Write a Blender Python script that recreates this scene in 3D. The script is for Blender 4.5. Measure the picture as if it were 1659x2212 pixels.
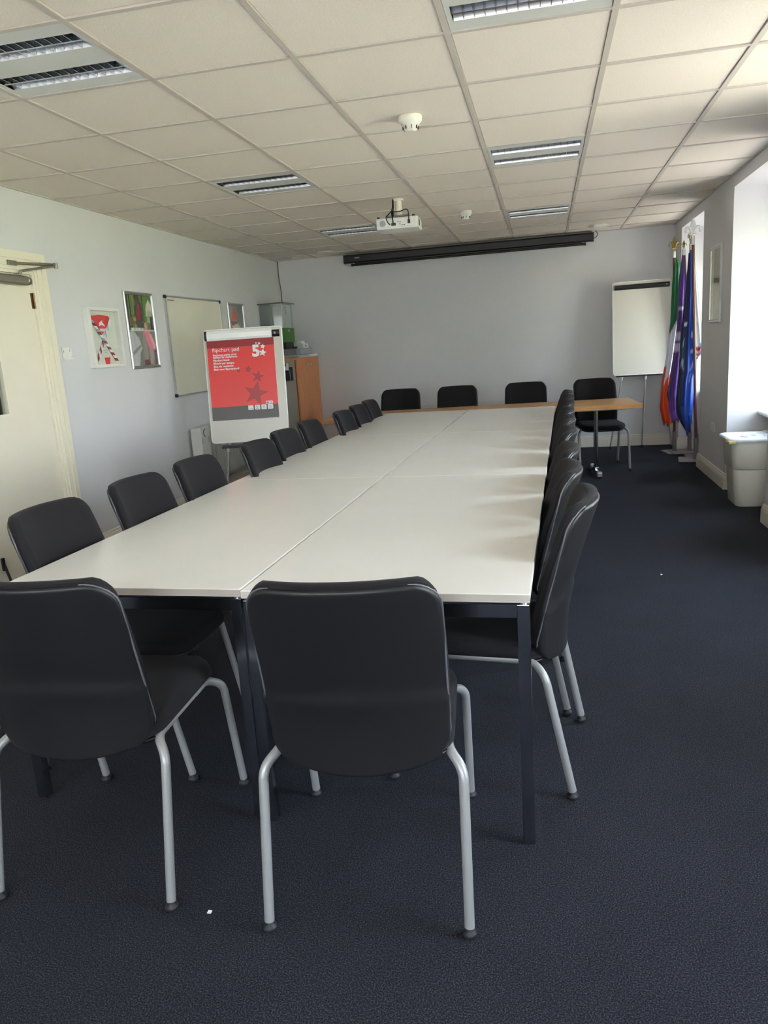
import bpy, bmesh, math, random
from mathutils import Vector, Matrix
random.seed(7)
S = bpy.context.scene
for o in list(bpy.data.objects): bpy.data.objects.remove(o)
COL = S.collection
PI = math.pi
W, H = 1659, 2212

# ------------------------------------------------------------------ camera
cam_data = bpy.data.cameras.new('camera')
cam = bpy.data.objects.new('camera', cam_data); COL.objects.link(cam)
CR = Vector((0.97709138, 0.20262992, -0.0650657))
CU = Vector((0.01856039, 0.22343249, 0.97454268))
CF = Vector((-0.21200929, 0.9534249, -0.21455308))
M = Matrix(((CR.x, CU.x, -CF.x, 0), (CR.y, CU.y, -CF.y, 0), (CR.z, CU.z, -CF.z, 1.37), (0, 0, 0, 1)))
cam.matrix_world = M
cam_data.sensor_fit = 'VERTICAL'; cam_data.sensor_height = 36.0
cam_data.lens = 1628.68 / H * 36.0
cam_data.clip_start = 0.05; cam_data.clip_end = 300
S.camera = cam

# ------------------------------------------------------------------ world, sun, exposure
SKY_STRENGTH = 3.3
SUN_STRENGTH = 11.0
EXPOSURE = 2.84
S.view_settings.view_transform = 'Standard'
S.view_settings.look = 'None'
S.view_settings.gamma = 1.0
S.view_settings.use_curve_mapping = False
S.view_settings.exposure = EXPOSURE
wd = bpy.data.worlds.new('sky'); S.world = wd; wd.use_nodes = True
nt = wd.node_tree; nt.nodes.clear()
wo = nt.nodes.new('ShaderNodeOutputWorld'); bg = nt.nodes.new('ShaderNodeBackground')
tc = nt.nodes.new('ShaderNodeTexCoord'); sp = nt.nodes.new('ShaderNodeSeparateXYZ'); cr = nt.nodes.new('ShaderNodeValToRGB')
cr.color_ramp.elements[0].position = 0.0; cr.color_ramp.elements[0].color = (0.93, 0.97, 1.0, 1)
cr.color_ramp.elements[1].position = 0.8; cr.color_ramp.elements[1].color = (0.52, 0.72, 1.0, 1)
nt.links.new(tc.outputs['Generated'], sp.inputs[0]); nt.links.new(sp.outputs['Z'], cr.inputs[0])
nt.links.new(cr.outputs[0], bg.inputs[0]); bg.inputs[1].default_value = SKY_STRENGTH
nt.links.new(bg.outputs[0], wo.inputs[0])
sun_d = bpy.data.lights.new('sun', 'SUN'); sun_d.energy = SUN_STRENGTH; sun_d.angle = math.radians(0.6); sun_d.color = (1.0, 0.95, 0.89)
sun = bpy.data.objects.new('sun', sun_d); COL.objects.link(sun)
sun.rotation_euler = Vector((0.22, 0.5, -0.84)).to_track_quat('-Z', 'Y').to_euler()
sun.location = (0, 0, 12)

# ------------------------------------------------------------------ materials
def lin(c):
    return tuple((x/255/12.92 if x/255 <= 0.04045 else ((x/255+0.055)/1.055)**2.4) for x in c)
def mat(name, rgb, rough=0.5, metal=0.0, noise=0.0, nscale=20.0, bump=0.0, bscale=60.0, spec=None, stretch=None, coat=0.0, sheen=0.0, wood=None):
    m = bpy.data.materials.new(name); m.use_nodes = True
    n = m.node_tree.nodes; l = m.node_tree.links; b = n['Principled BSDF']
    c = lin(rgb)
    b.inputs['Base Color'].default_value = (*c, 1); b.inputs['Roughness'].default_value = rough; b.inputs['Metallic'].default_value = metal
    if spec is not None: b.inputs['Specular IOR Level'].default_value = spec
    if coat: b.inputs['Coat Weight'].default_value = coat; b.inputs['Coat Roughness'].default_value = 0.1
    if sheen: b.inputs['Sheen Weight'].default_value = sheen; b.inputs['Sheen Roughness'].default_value = 0.5
    t = n.new('ShaderNodeTexCoord'); mp = n.new('ShaderNodeMapping'); l.new(t.outputs['Object'], mp.inputs[0])
    if stretch: mp.inputs['Scale'].default_value = stretch
    if noise or wood:
        nz = n.new('ShaderNodeTexNoise'); nz.inputs['Scale'].default_value = nscale; nz.inputs['Detail'].default_value = 4
        l.new(mp.outputs[0], nz.inputs['Vector'])
        r = n.new('ShaderNodeValToRGB'); r.color_ramp.elements[0].position = 0.3; r.color_ramp.elements[1].position = 0.7
        if wood:
            a, d = lin(wood[0]), lin(wood[1])
        else:
            a = tuple(max(0, x*(1-noise)) for x in c); d = tuple(min(1, x*(1+noise)) for x in c)
        r.color_ramp.elements[0].color = (*a, 1); r.color_ramp.elements[1].color = (*d, 1)
        l.new(nz.outputs['Fac'], r.inputs[0]); l.new(r.outputs[0], b.inputs['Base Color'])
    if bump:
        nb = n.new('ShaderNodeTexNoise'); nb.inputs['Scale'].default_value = bscale; nb.inputs['Detail'].default_value = 3
        l.new(mp.outputs[0], nb.inputs['Vector'])
        bm_ = n.new('ShaderNodeBump'); bm_.inputs['Strength'].default_value = bump; bm_.inputs['Distance'].default_value = 0.002
        l.new(nb.outputs['Fac'], bm_.inputs['Height']); l.new(bm_.outputs[0], b.inputs['Normal'])
    return m
def mat_print(name, rough=0.5, coat=0.0):
    m = bpy.data.materials.new(name); m.use_nodes = True
    n = m.node_tree.nodes; l = m.node_tree.links; b = n['Principled BSDF']
    a = n.new('ShaderNodeVertexColor'); a.layer_name = 'Col'
    l.new(a.outputs['Color'], b.inputs['Base Color']); b.inputs['Roughness'].default_value = rough
    if coat: b.inputs['Coat Weight'].default_value = coat; b.inputs['Coat Roughness'].default_value = 0.06
    return m
def mat_glass(name, tint=(0.95, 0.98, 0.97), gloss=1.0):
    m = bpy.data.materials.new(name); m.use_nodes = True
    n = m.node_tree.nodes; l = m.node_tree.links; n.clear()
    o = n.new('ShaderNodeOutputMaterial'); mx = n.new('ShaderNodeMixShader'); tr = n.new('ShaderNodeBsdfTransparent'); gl = n.new('ShaderNodeBsdfGlossy')
    fr = n.new('ShaderNodeFresnel'); ge = n.new('ShaderNodeNewGeometry'); mr = n.new('ShaderNodeMapRange')
    mr.inputs['To Min'].default_value = 1.45; mr.inputs['To Max'].default_value = 1/1.45
    l.new(ge.outputs['Backfacing'], mr.inputs['Value']); l.new(mr.outputs['Result'], fr.inputs[0])
    tr.inputs[0].default_value = (*tint, 1); gl.inputs['Roughness'].default_value = 0.02
    ml = n.new('ShaderNodeMath'); ml.operation = 'MULTIPLY'; ml.inputs[1].default_value = gloss
    l.new(fr.outputs[0], ml.inputs[0]); l.new(ml.outputs[0], mx.inputs[0]); l.new(tr.outputs[0], mx.inputs[1]); l.new(gl.outputs[0], mx.inputs[2]); l.new(mx.outputs[0], o.inputs[0])
    return m
def mat_carpet():
    m = bpy.data.materials.new('carpet'); m.use_nodes = True
    n = m.node_tree.nodes; l = m.node_tree.links; b = n['Principled BSDF']
    t = n.new('ShaderNodeTexCoord')
    a = n.new('ShaderNodeTexNoise'); a.inputs['Scale'].default_value = 270; a.inputs['Detail'].default_value = 3; a.inputs['Roughness'].default_value = 0.7
    c = n.new('ShaderNodeTexNoise'); c.inputs['Scale'].default_value = 3.0; c.inputs['Detail'].default_value = 5
    l.new(t.outputs['Object'], a.inputs['Vector']); l.new(t.outputs['Object'], c.inputs['Vector'])
    r = n.new('ShaderNodeValToRGB')
    e = r.color_ramp.elements; e[0].position = 0.36; e[0].color = (*lin((18, 19, 22)), 1); e[1].position = 0.66; e[1].color = (*lin((76, 77, 87)), 1)
    k = e.new(0.5); k.color = (*lin((35, 36, 43)), 1)
    l.new(a.outputs['Fac'], r.inputs[0])
    mx = n.new('ShaderNodeMix'); mx.data_type = 'RGBA'; mx.blend_type = 'MULTIPLY'; mx.inputs[0].default_value = 0.4
    r2 = n.new('ShaderNodeValToRGB'); r2.color_ramp.elements[0].position = 0.3; r2.color_ramp.elements[0].color = (0.55, 0.55, 0.55, 1); r2.color_ramp.elements[1].position = 0.7
    l.new(c.outputs['Fac'], r2.inputs[0]); l.new(r.outputs[0], mx.inputs[6]); l.new(r2.outputs[0], mx.inputs[7]); l.new(mx.outputs[2], b.inputs['Base Color'])
    b.inputs['Roughness'].default_value = 0.95; b.inputs['Specular IOR Level'].default_value = 0.2
    bp = n.new('ShaderNodeBump'); bp.inputs['Strength'].default_value = 0.6; bp.inputs['Distance'].default_value = 0.004
    l.new(a.outputs['Fac'], bp.inputs['Height']); l.new(bp.outputs[0], b.inputs['Normal'])
    return m
MAT = {}
def mk(k, *a, **kw): MAT[k] = mat(k, *a, **kw)
MAT['carpet'] = mat_carpet()
mk('wall_paint', (213, 212, 212), 0.7, noise=0.02, nscale=2, bump=0.15, bscale=180)
mk('ceiling_tile', (234, 224, 211), 0.95, noise=0.05, nscale=120, bump=0.5, bscale=160)
mk('grid_metal', (200, 192, 182), 0.5)
mk('plenum', (25, 24, 23), 0.9)
mk('cream_gloss', (232, 225, 204), 0.35)
mk('door_paint', (230, 222, 202), 0.4, noise=0.015, nscale=4)
mk('skirting', (230, 222, 206), 0.4)
mk('reflector_alu', (228, 231, 235), 0.34, metal=0.85)
mk('white_plastic', (228, 227, 220), 0.35)
mk('cream_plastic', (228, 225, 212), 0.4)
mk('upvc', (240, 240, 238), 0.3)
mk('table_white', (232, 229, 222), 0.27, noise=0.012, nscale=5, bump=0.05, bscale=300)
mk('table_edge', (190, 182, 172), 0.45)
mk('chrome', (190, 192, 198), 0.12, metal=1.0)
mk('dark_chrome', (168, 172, 182), 0.16, metal=1.0)
mk('silver_paint', (160, 160, 158), 0.36, metal=0.3)
mk('aluminium', (205, 206, 204), 0.3, metal=0.9)
mk('mirror_alu', (205, 211, 218), 0.16, metal=1.0)
mk('steel_door_closer', (150, 146, 132), 0.4, metal=0.8)
mk('brass_dark', (120, 96, 60), 0.35, metal=0.8)
mk('gold', (158, 140, 92), 0.3, metal=1.0)
mk('black_fabric', (29, 27, 30), 0.85, noise=0.15, nscale=400, bump=0.35, bscale=700, sheen=0.04, spec=0.2)
mk('chair_shell', (27, 26, 28), 0.42, bump=0.12, bscale=900, spec=0.4)
mk('shell_edge', (92, 92, 96), 0.35)
mk('black_plastic', (22, 22, 24), 0.4)
mk('black_metal', (14, 13, 13), 0.45)
mk('rubber', (30, 30, 32), 0.55)
mk('beech', (196, 150, 100), 0.42, wood=((178, 128, 78), (205, 160, 108)), nscale=6, stretch=(1, 14, 14))
mk('beech_edge', (190, 138, 70), 0.4, wood=((176, 122, 58), (204, 152, 84)), nscale=8, stretch=(1, 6, 20))
mk('cherry', (190, 122, 74), 0.4, wood=((206, 128, 74), (226, 152, 98)), nscale=7, stretch=(16, 16, 1))
mk('cherry_dark', (150, 84, 44), 0.45)
mk('grey_laminate', (168, 160, 148), 0.5)
mk('board_white', (206, 201, 188), 0.25)
mk('board_cream', (226, 222, 202), 0.2, noise=0.02, nscale=3)
mk('paper', (238, 238, 240), 0.6)
mk('red_print', (228, 58, 56), 0.35)
mk('red_dark', (150, 34, 40), 0.4)
mk('red_star', (168, 48, 50), 0.35)
mk('pad_grey', (92, 86, 84), 0.4)
mk('mark_grey', (120, 120, 124), 0.5)
mk('pink_print', (225, 160, 190), 0.5)
mk('green_box', (66, 124, 44), 0.5)
mk('black_box', (30, 29, 28), 0.5)
mk('grey_box', (128, 132, 132), 0.5)
mk('pale_grey', (166, 172, 176), 0.5)
mk('light_enamel', (212, 214, 208), 0.35)
mk('tube_white', (215, 215, 212), 0.3)
mk('radiator_paint', (206, 205, 200), 0.4)
mk('heater_panel', (222, 219, 210), 0.4)
mk('bin_plastic', (232, 228, 214), 0.38)
mk('bin_lid', (234, 238, 244), 0.3)
mk('tape', (214, 196, 130), 0.4)
mk('pole_wood', (96, 54, 44), 0.35)
mk('plate_grey', (150, 142, 140), 0.45, metal=0.3)
mk('tube_grey', (140, 138, 136), 0.4, metal=0.5)
mk('cable_brown', (120, 86, 52), 0.6)
mk('cable_black', (16, 15, 16), 0.5)
mk('print_board', (222, 220, 208), 0.6)
mk('lawn', (160, 160, 118), 0.95, noise=0.25, nscale=3)
mk('paving', (176, 158, 148), 0.9, noise=0.1, nscale=2)
mk('render_wall', (190, 186, 178), 0.9)
MAT['print'] = mat_print('print', 0.45)
MAT['print_gloss'] = mat_print('print_gloss', 0.25, 0.6)
MAT['cloth'] = mat_print('cloth', 0.55)
MAT['glass'] = mat_glass('glass')
MAT['acrylic'] = mat_glass('acrylic', (0.93, 0.96, 0.95), 1.6)
MAT['glass_green'] = mat_glass('glass_green', (0.62, 0.72, 0.68), 1.5)

# ------------------------------------------------------------------ mesh helpers
class MB:
    def __init__(s): s.v = []; s.f = []; s.smooth = []
    def add(s, vs, fs, smooth=False):
        o = len(s.v); s.v += [tuple(x) for x in vs]
        for f in fs: s.f.append(tuple(i+o for i in f)); s.smooth.append(smooth)
        return s
    def box(s, x0, x1, y0, y1, z0, z1, mt=None):
        v = [(x, y, z) for z in (z0, z1) for x, y in ((x0, y0), (x1, y0), (x1, y1), (x0, y1))]
        if mt: v = [tuple(mt @ Vector(p)) for p in v]
        return s.add(v, [(0, 3, 2, 1), (4, 5, 6, 7), (0, 1, 5, 4), (1, 2, 6, 5), (2, 3, 7, 6), (3, 0, 4, 7)])
    def bbox(s, x0, x1, y0, y1, z0, z1, b=0.004, mt=None):      # box with chamfered edges
        bm = bmesh.new(); bmesh.ops.create_cube(bm, size=1)
        for v in bm.verts: v.co = Vector((x0+(v.co.x+.5)*(x1-x0), y0+(v.co.y+.5)*(y1-y0), z0+(v.co.z+.5)*(z1-z0)))
        bmesh.ops.bevel(bm, geom=list(bm.edges), offset=b, segments=2, affect='EDGES', profile=0.6)
        bm.verts.ensure_lookup_table(); bm.verts.index_update()
        vs = [v.co.copy() for v in bm.verts]
        if mt: vs = [mt @ p for p in vs]
        s.add(vs, [[v.index for v in f.verts] for f in bm.faces]); bm.free(); return s
    def cyl(s, p0, p1, r, n=16, r2=None, caps=True, smooth=True):
        p0 = Vector(p0); p1 = Vector(p1); r2 = r if r2 is None else r2
        d = (p1-p0).normalized(); a = d.orthogonal().normalized(); b = d.cross(a)
        vs = []
        for p, rr in ((p0, r), (p1, r2)):
            for i in range(n):
                t = 2*PI*i/n; vs.append(p+rr*(math.cos(t)*a+math.sin(t)*b))
        s.add(vs, [(i, (i+1) % n, n+(i+1) % n, n+i) for i in range(n)], smooth)
        if caps: s.add(vs[:n], [tuple(reversed(range(n)))]); s.add(vs[n:], [tuple(range(n))])
        return s
    def tube(s, pts, r, n=10, caps=True, radii=None):
        P = [Vector(p) for p in pts]; k = len(P); vs = []; prev = None
        for i in range(k):
            d = (P[min(i+1, k-1)]-P[max(i-1, 0)]).normalized()
            a = d.orthogonal().normalized() if prev is None else (prev-d*prev.dot(d)).normalized()
            prev = a; b = d.cross(a); rr = radii[i] if radii else r
            for j in range(n): t = 2*PI*j/n; vs.append(P[i]+rr*(math.cos(t)*a+math.sin(t)*b))
        fs = [(i*n+j, i*n+(j+1) % n, (i+1)*n+(j+1) % n, (i+1)*n+j) for i in range(k-1) for j in range(n)]
        s.add(vs, fs, True)
        if caps: s.add(vs[:n], [tuple(reversed(range(n)))]); s.add(vs[-n:], [tuple(range(n))])
        return s
    def lathe(s, prof, c=(0, 0, 0), n=24, axis='Z', smooth=True):
        vs = []
        for r, z in prof:
            for i in range(n):
                t = 2*PI*i/n; p = (r*math.cos(t), r*math.sin(t), z)
                if axis == 'X': p = (z, r*math.cos(t), r*math.sin(t))
                if axis == 'Y': p = (r*math.cos(t), z, r*math.sin(t))
                vs.append((c[0]+p[0], c[1]+p[1], c[2]+p[2]))
        k = len(prof)
        s.add(vs, [(i*n+j, i*n+(j+1) % n, (i+1)*n+(j+1) % n, (i+1)*n+j) for i in range(k-1) for j in range(n)], smooth)
        s.add(vs[:n], [tuple(reversed(range(n)))]); s.add(vs[-n:], [tuple(range(n))])
        return s
    def prism(s, poly, h0, h1, fn=None):                         # polygon (x,y) extruded from h0 to h1; fn maps (x,y,h) to space
        fn = fn or (lambda x, y, h: (x, y, h)); n = len(poly)
        vs = [fn(x, y, h0) for x, y in poly]+[fn(x, y, h1) for x, y in poly]
        return s.add(vs, [tuple(reversed(range(n))), tuple(range(n, 2*n))]+[(i, (i+1) % n, n+(i+1) % n, n+i) for i in range(n)])
    def mesh(s, name, m=None):
        me = bpy.data.meshes.new(name); me.from_pydata(s.v, [], s.f)
        me.polygons.foreach_set('use_smooth', s.smooth)
        me.update()
        bm = bmesh.new(); bm.from_mesh(me); bmesh.ops.recalc_face_normals(bm, faces=bm.faces); bm.to_mesh(me); bm.free()
        if m: me.materials.append(MAT[m])
        return me
def obj(name, mb, m, parent=None, loc=None, rot=None, kind=None, label=None):
    me = mb if isinstance(mb, bpy.types.Mesh) else mb.mesh(name, m)
    o = bpy.data.objects.new(name, me); COL.objects.link(o)
    if parent: o.parent = parent
    if loc: o.location = loc
    if rot: o.rotation_euler = rot
    if kind: o['kind'] = kind
    if label: o['label'] = label
    return o
def tag(o, label, cat, group=None):
    o['label'] = label; o['category'] = cat
    if group: o['group'] = group
    return o
def thing(name, label, cat, loc=(0, 0, 0), rz=0.0, group=None):
    o = bpy.data.objects.new(name, None); COL.objects.link(o); o.empty_display_size = 0.1
    o.location = loc; o.rotation_euler = (0, 0, rz)
    return tag(o, label, cat, group)
def struct(name, mb, m, parent=None): return obj(name, mb, m, parent, kind='structure')
def smooth_path(pts, seg=6):                                      # Catmull-Rom
    P = [Vector(p) for p in pts]; P = [P[0]*2-P[1]]+P+[P[-1]*2-P[-2]]; out = []
    for i in range(1, len(P)-2):
        for k in range(seg):
            t = k/seg; a, b, c, d = P[i-1:i+3]
            out.append(0.5*((2*b)+(c-a)*t+(2*a-5*b+4*c-d)*t*t+(3*b-a-3*c+d)*t**3))
    out.append(P[-2]); return out
def round_path(pts, r, seg=7):                                    # straight runs with rounded corners
    P = [Vector(p) for p in pts]; out = [P[0]]
    for i in range(1, len(P)-1):
        a = (P[i-1]-P[i]); b = (P[i+1]-P[i]); rr = min(r, a.length*.48, b.length*.48)
        A = P[i]+a.normalized()*rr; B = P[i]+b.normalized()*rr
        for k in range(seg+1):
            t = k/seg; out.append(A*(1-t)**2+P[i]*2*t*(1-t)+B*t*t)
    out.append(P[-1]); return out
def rrect(x0, x1, y0, y1, r, n=5):
    o = []
    for cx, cy, a in ((x1-r, y1-r, 0), (x0+r, y1-r, 90), (x0+r, y0+r, 180), (x1-r, y0+r, 270)):
        for k in range(n+1): t = math.radians(a+90*k/n); o.append((cx+r*math.cos(t), cy+r*math.sin(t)))
    return o
def copy_tree(o, parent=None):
    c = o.copy(); COL.objects.link(c)
    if parent: c.parent = parent
    for ch in list(o.children): copy_tree(ch, c)
    return c
def text_mesh(body, size, m, fn, align='LEFT', shear=0.0, offset=0.0):
    """lettering built as a thin mesh; fn maps (x, y, h) into space"""
    cu = bpy.data.curves.new('t', 'FONT'); cu.body = body; cu.size = size; cu.align_x = align; cu.extrude = 0.0006; cu.resolution_u = 3; cu.offset = offset
    to = bpy.data.objects.new('t', cu); COL.objects.link(to)
    dg = bpy.context.evaluated_depsgraph_get(); me = bpy.data.meshes.new_from_object(to.evaluated_get(dg))
    bpy.data.objects.remove(to); bpy.data.curves.remove(cu)
    for v in me.vertices: v.co = Vector(fn(v.co.x, v.co.y, v.co.z+0.0006))
    me.materials.clear(); me.materials.append(MAT[m]); me.name = 'lettering'
    return me
def star(cx, cy, r, rot=0.0, inner=0.4):
    return [(cx+(r if k % 2 == 0 else r*inner)*math.sin(rot+k*PI/5), cy+(r if k % 2 == 0 else r*inner)*math.cos(rot+k*PI/5)) for k in range(10)]
def print_sheet(name, w, h, nx, ny, colfn, m, fn, parent):
    """a printed sheet: a grid whose point colours carry the flat print"""
    vs = [fn(w*i/nx, h*j/ny, 0) for j in range(ny+1) for i in range(nx+1)]
    fs = [(j*(nx+1)+i, j*(nx+1)+i+1, (j+1)*(nx+1)+i+1, (j+1)*(nx+1)+i) for j in range(ny) for i in range(nx)]
    me = bpy.data.meshes.new(name); me.from_pydata(vs, [], fs); me.materials.append(MAT[m])
    ca = me.color_attributes.new('Col', 'FLOAT_COLOR', 'POINT')
    for j in range(ny+1):
        for i in range(nx+1):
            ca.data[j*(nx+1)+i].color = (*lin(colfn(i/nx, j/ny)), 1)
    me.update(); return obj(name, me, None, parent)

# ------------------------------------------------------------------ setting
XL, XR, YB, YF, ZC = -3.28, 1.47, 9.5, -1.8, 2.4926
OPEN = [(7.88, 9.07), (5.53, 6.72), (3.18, 4.37), (0.83, 2.02)]  # nearer two bays unseen: guessed from ceiling bands, added for near-end light
XO = 2.30      # outer face of the right wall
struct('floor', MB().box(XL-0.3, XO, YF-0.3, YB+0.3, -0.12, 0.0), 'carpet')
DY0, DY1, DZ = 3.74, 4.60, 1.985          # door opening in the left wall
struct('wall_left', MB().box(XL-0.12, XL, YF-0.3, DY0, 0, 2.75).box(XL-0.12, XL, DY1, YB+0.3, 0, 2.75).box(XL-0.12, XL, DY0, DY1, DZ, 2.75), 'wall_paint')
struct('wall_back', MB().box(XL, XO, YB, YB+0.3, 0, 2.75), 'wall_paint')
FILL_OPEN = [(-2.60, -1.60), (-0.50, 0.50)]  # unseen openings behind the camera, added to brighten near chairs and floor
wf = MB(); fx = [XL]+[v for p in FILL_OPEN for v in p]+[XO]
for i in range(0, len(fx), 2): wf.box(fx[i], fx[i+1], YF-0.3, YF, 0, 2.75)
for a, b in FILL_OPEN: wf.box(a, b, YF-0.3, YF, 0, 0.8); wf.box(a, b, YF-0.3, YF, 2.35, 2.75)
struct('wall_front', wf, 'wall_paint')
wr = MB()
ys = [YB]+[v for a, b in OPEN for v in (b, a)]+[YF]
for i in range(0, len(ys), 2): wr.box(XR, XO, ys[i+1], ys[i], 0, 2.75)
for a, b in OPEN:
    wr.box(XR, XO, a, b, 2.40, 2.75); wr.box(1.80, XO, a, b, 0, 0.62)
struct('wall_right', wr, 'wall_paint')
ceil = struct('ceiling', MB().box(XL-0.12, XO, YF-0.3, YB+0.3, 2.70, 2.85), 'plenum')
# corridor behind the door's viewing panel
struct('wall_corridor', MB().box(XL-1.5, XL-1.45, 2.9, 5.4, 0, 2.5).box(XL-1.5, XL-0.121, 2.9, 2.95, 0, 2.5).box(XL-1.5, XL-0.121, 5.35, 5.4, 0, 2.5).box(XL-1.5, XL-0.121, 2.9, 5.4, 2.45, 2.5), 'grey_laminate')
struct('floor_corridor', MB().box(XL-1.5, XL-0.3, 2.9, 5.4, -0.12, 0.0), 'carpet')
# outside: paving beside the building and a lawn beyond it
struct('ground_paving', MB().box(XO, 5.6, -14, 22, -0.3, -0.2), 'paving')
struct('ground_paving', MB().box(-12, XO, -14, YF-.3, -0.3, -0.2), 'paving')
struct('ground_lawn', MB().box(5.6, 60, -40, 50, -0.3, -0.21), 'lawn')

# suspended ceiling: grid bars and tiles
GX = [-0.9389+0.6055*i for i in range(-3, 5)]; GY0 = 3.1421
GY = [GY0+0.6*j for j in range(-7, 11)]
xs = [XL]+[x for x in GX if XL+0.05 < x < XR-0.03]+[XR]; yss = [YF]+[y for y in GY if YF+0.05 < y < YB-0.03]+[YB]
for x in xs[1:-1]: obj('ceiling_runner', MB().box(x-0.012, x+0.012, YF, YB, ZC, ZC+0.03), 'grid_metal', ceil)
tee = None
for y in yss[1:-1]: obj('ceiling_tee', MB().box(XL, XR, y-0.011, y+0.011, ZC+0.0005, ZC+0.03), 'grid_metal', ceil)
obj('edge_trim', MB().box(XL, XL+0.018, YF, YB, ZC-0.001, ZC+0.02).box(XR-0.018, XR, YF, YB, ZC-0.001, ZC+0.02).box(XL, XR, YB-0.018, YB, ZC-0.001, ZC+0.02).box(XL, XR, YF, YF+0.018, ZC-0.001, ZC+0.02), 'grid_metal', ceil)
LIGHTS = [(-2, -1), (-2, 3), (-2, 7), (1, -1), (1, 3), (1, 7)]
light_cells = set()
for i, j in LIGHTS:
    light_cells.add((round(-0.9389+0.6055*i, 2), round(GY0+0.6*j, 2)))
tile_cache = {}
for a in range(len(xs)-1):
    for b in range(len(yss)-1):
        x0, x1, y0, y1 = xs[a], xs[a+1], yss[b], yss[b+1]
        if (round(x0, 2), round(y0, 2)) in light_cells: continue
        w, d = x1-x0, y1-y0; k = (round(w, 2), round(d, 2))
        if k not in tile_cache: tile_cache[k] = MB().bbox(-w/2+0.0135, w/2-0.0135, -d/2+0.013, d/2-0.013, 0, 0.012, 0.0015).mesh('ceiling_tile', 'ceiling_tile')
        obj('ceiling_tile', tile_cache[k], None, ceil, ((x0+x1)/2, (y0+y1)/2, ZC+0.006+random.uniform(-.0012, .0012)))
        # tile rests on the flanges of the bars, gap shows dark

# baseboards
PROF = [(0.018, 0), (0.018, .092), (.015, .097), (.015, .108), (.010, .113), (.010, .126), (0.004, .135), (0, .135), (0, 0)]
def skirting(name, path):
    P = [Vector((x, y)) for x, y in path]; n = len(P); k = len(PROF); vs = []
    for i in range(n):
        ns = []
        if i > 0: d = (P[i]-P[i-1]).normalized(); ns.append(Vector((d.y, -d.x)))
        if i < n-1: d = (P[i+1]-P[i]).normalized(); ns.append(Vector((d.y, -d.x)))
        m = ns[0] if len(ns) == 1 else (ns[0]+ns[1])/(1+ns[0].dot(ns[1]))
        for d_, z in PROF: vs.append((P[i].x+m.x*d_, P[i].y+m.y*d_, z))
    fs = [(i*k+j, i*k+(j+1) % k, (i+1)*k+(j+1) % k, (i+1)*k+j) for i in range(n-1) for j in range(k)]
    fs += [tuple(range(k)), tuple(range((n-1)*k, n*k))]
    struct(name, MB().add(vs, fs), 'skirting')
path = [(XR, YB)]
for a, b in OPEN: path += [(XR, b), (1.80, b), (1.80, a), (XR, a)]
path += [(XR, YF)]
skirting('baseboard_right', path)
skirting('baseboard_back', [(XL, YB), (XR-0.018, YB)])
skirting('baseboard_left', [(XL, 4.73), (XL, YB-0.018)])
skirting('baseboard_left', [(XL, YF), (XL, 3.61)])

# windows
for n, (a, b) in enumerate(OPEN):
    fs_, ft = ((0.31, 2.02), (0.27, 2.02), (0.06, 2.34), (0.06, 2.34))[n]  # far two frames widened and glazing set deep, unseen, to dim the reveals
    w = struct('window_%d' % (n+1), MB().box(2.17, 2.23, a, a+fs_, 0.65, 2.40).box(2.17, 2.23, b-fs_, b, 0.65, 2.40).box(2.17, 2.23, a+fs_, b-fs_, 0.65, 0.71).box(2.17, 2.23, a+fs_, b-fs_, ft, 2.40), 'upvc')
    obj('window_sill', MB().prism(rrect(0, 0.50, 0, 0.035, 0.0165, 5), a+0.001, b-0.001, lambda x, y, h: (1.70+x, h, 0.62+y)), 'upvc', w)
    obj('mullion', MB().bbox(2.175, 2.225, (a+b)/2-0.03, (a+b)/2+0.03, 0.71, ft), 'upvc', w)
    obj('transom', MB().bbox(2.177, 2.223, a+fs_, b-fs_, 1.70, 1.75), 'upvc', w)
    for y0, y1 in ((a+fs_, (a+b)/2-.03), ((a+b)/2+.03, b-fs_)):
        for z0, z1 in ((0.71, 1.70), (1.75, ft)):
            obj('pane', MB().add([(2.20, y0, z0), (2.20, y1, z0), (2.20, y1, z1), (2.20, y0, z1)], [(0, 1, 2, 3)]), 'glass', w)
for n, (a, b) in enumerate(FILL_OPEN):  # added front-wall windows, out of view, for fill light
    w = struct('window_%d' % (n+5), MB().box(a, a+.06, YF-.2, YF-.14, .8, 2.35).box(b-.06, b, YF-.2, YF-.14, .8, 2.35).box(a+.06, b-.06, YF-.2, YF-.14, .8, .86).box(a+.06, b-.06, YF-.2, YF-.14, 2.29, 2.35), 'upvc')
    obj('window_sill', MB().bbox(a, b, YF-.14, YF+.05, .775, .80), 'upvc', w)
    obj('mullion', MB().bbox((a+b)/2-.03, (a+b)/2+.03, YF-.195, YF-.145, .86, 2.29), 'upvc', w)
    for x0, x1 in ((a+.06, (a+b)/2-.03), ((a+b)/2+.03, b-.06)): obj('pane', MB().add([(x0, YF-.17, .86), (x1, YF-.17, .86), (x1, YF-.17, 2.29), (x0, YF-.17, 2.29)], [(0, 1, 2, 3)]), 'glass', w)
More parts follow.
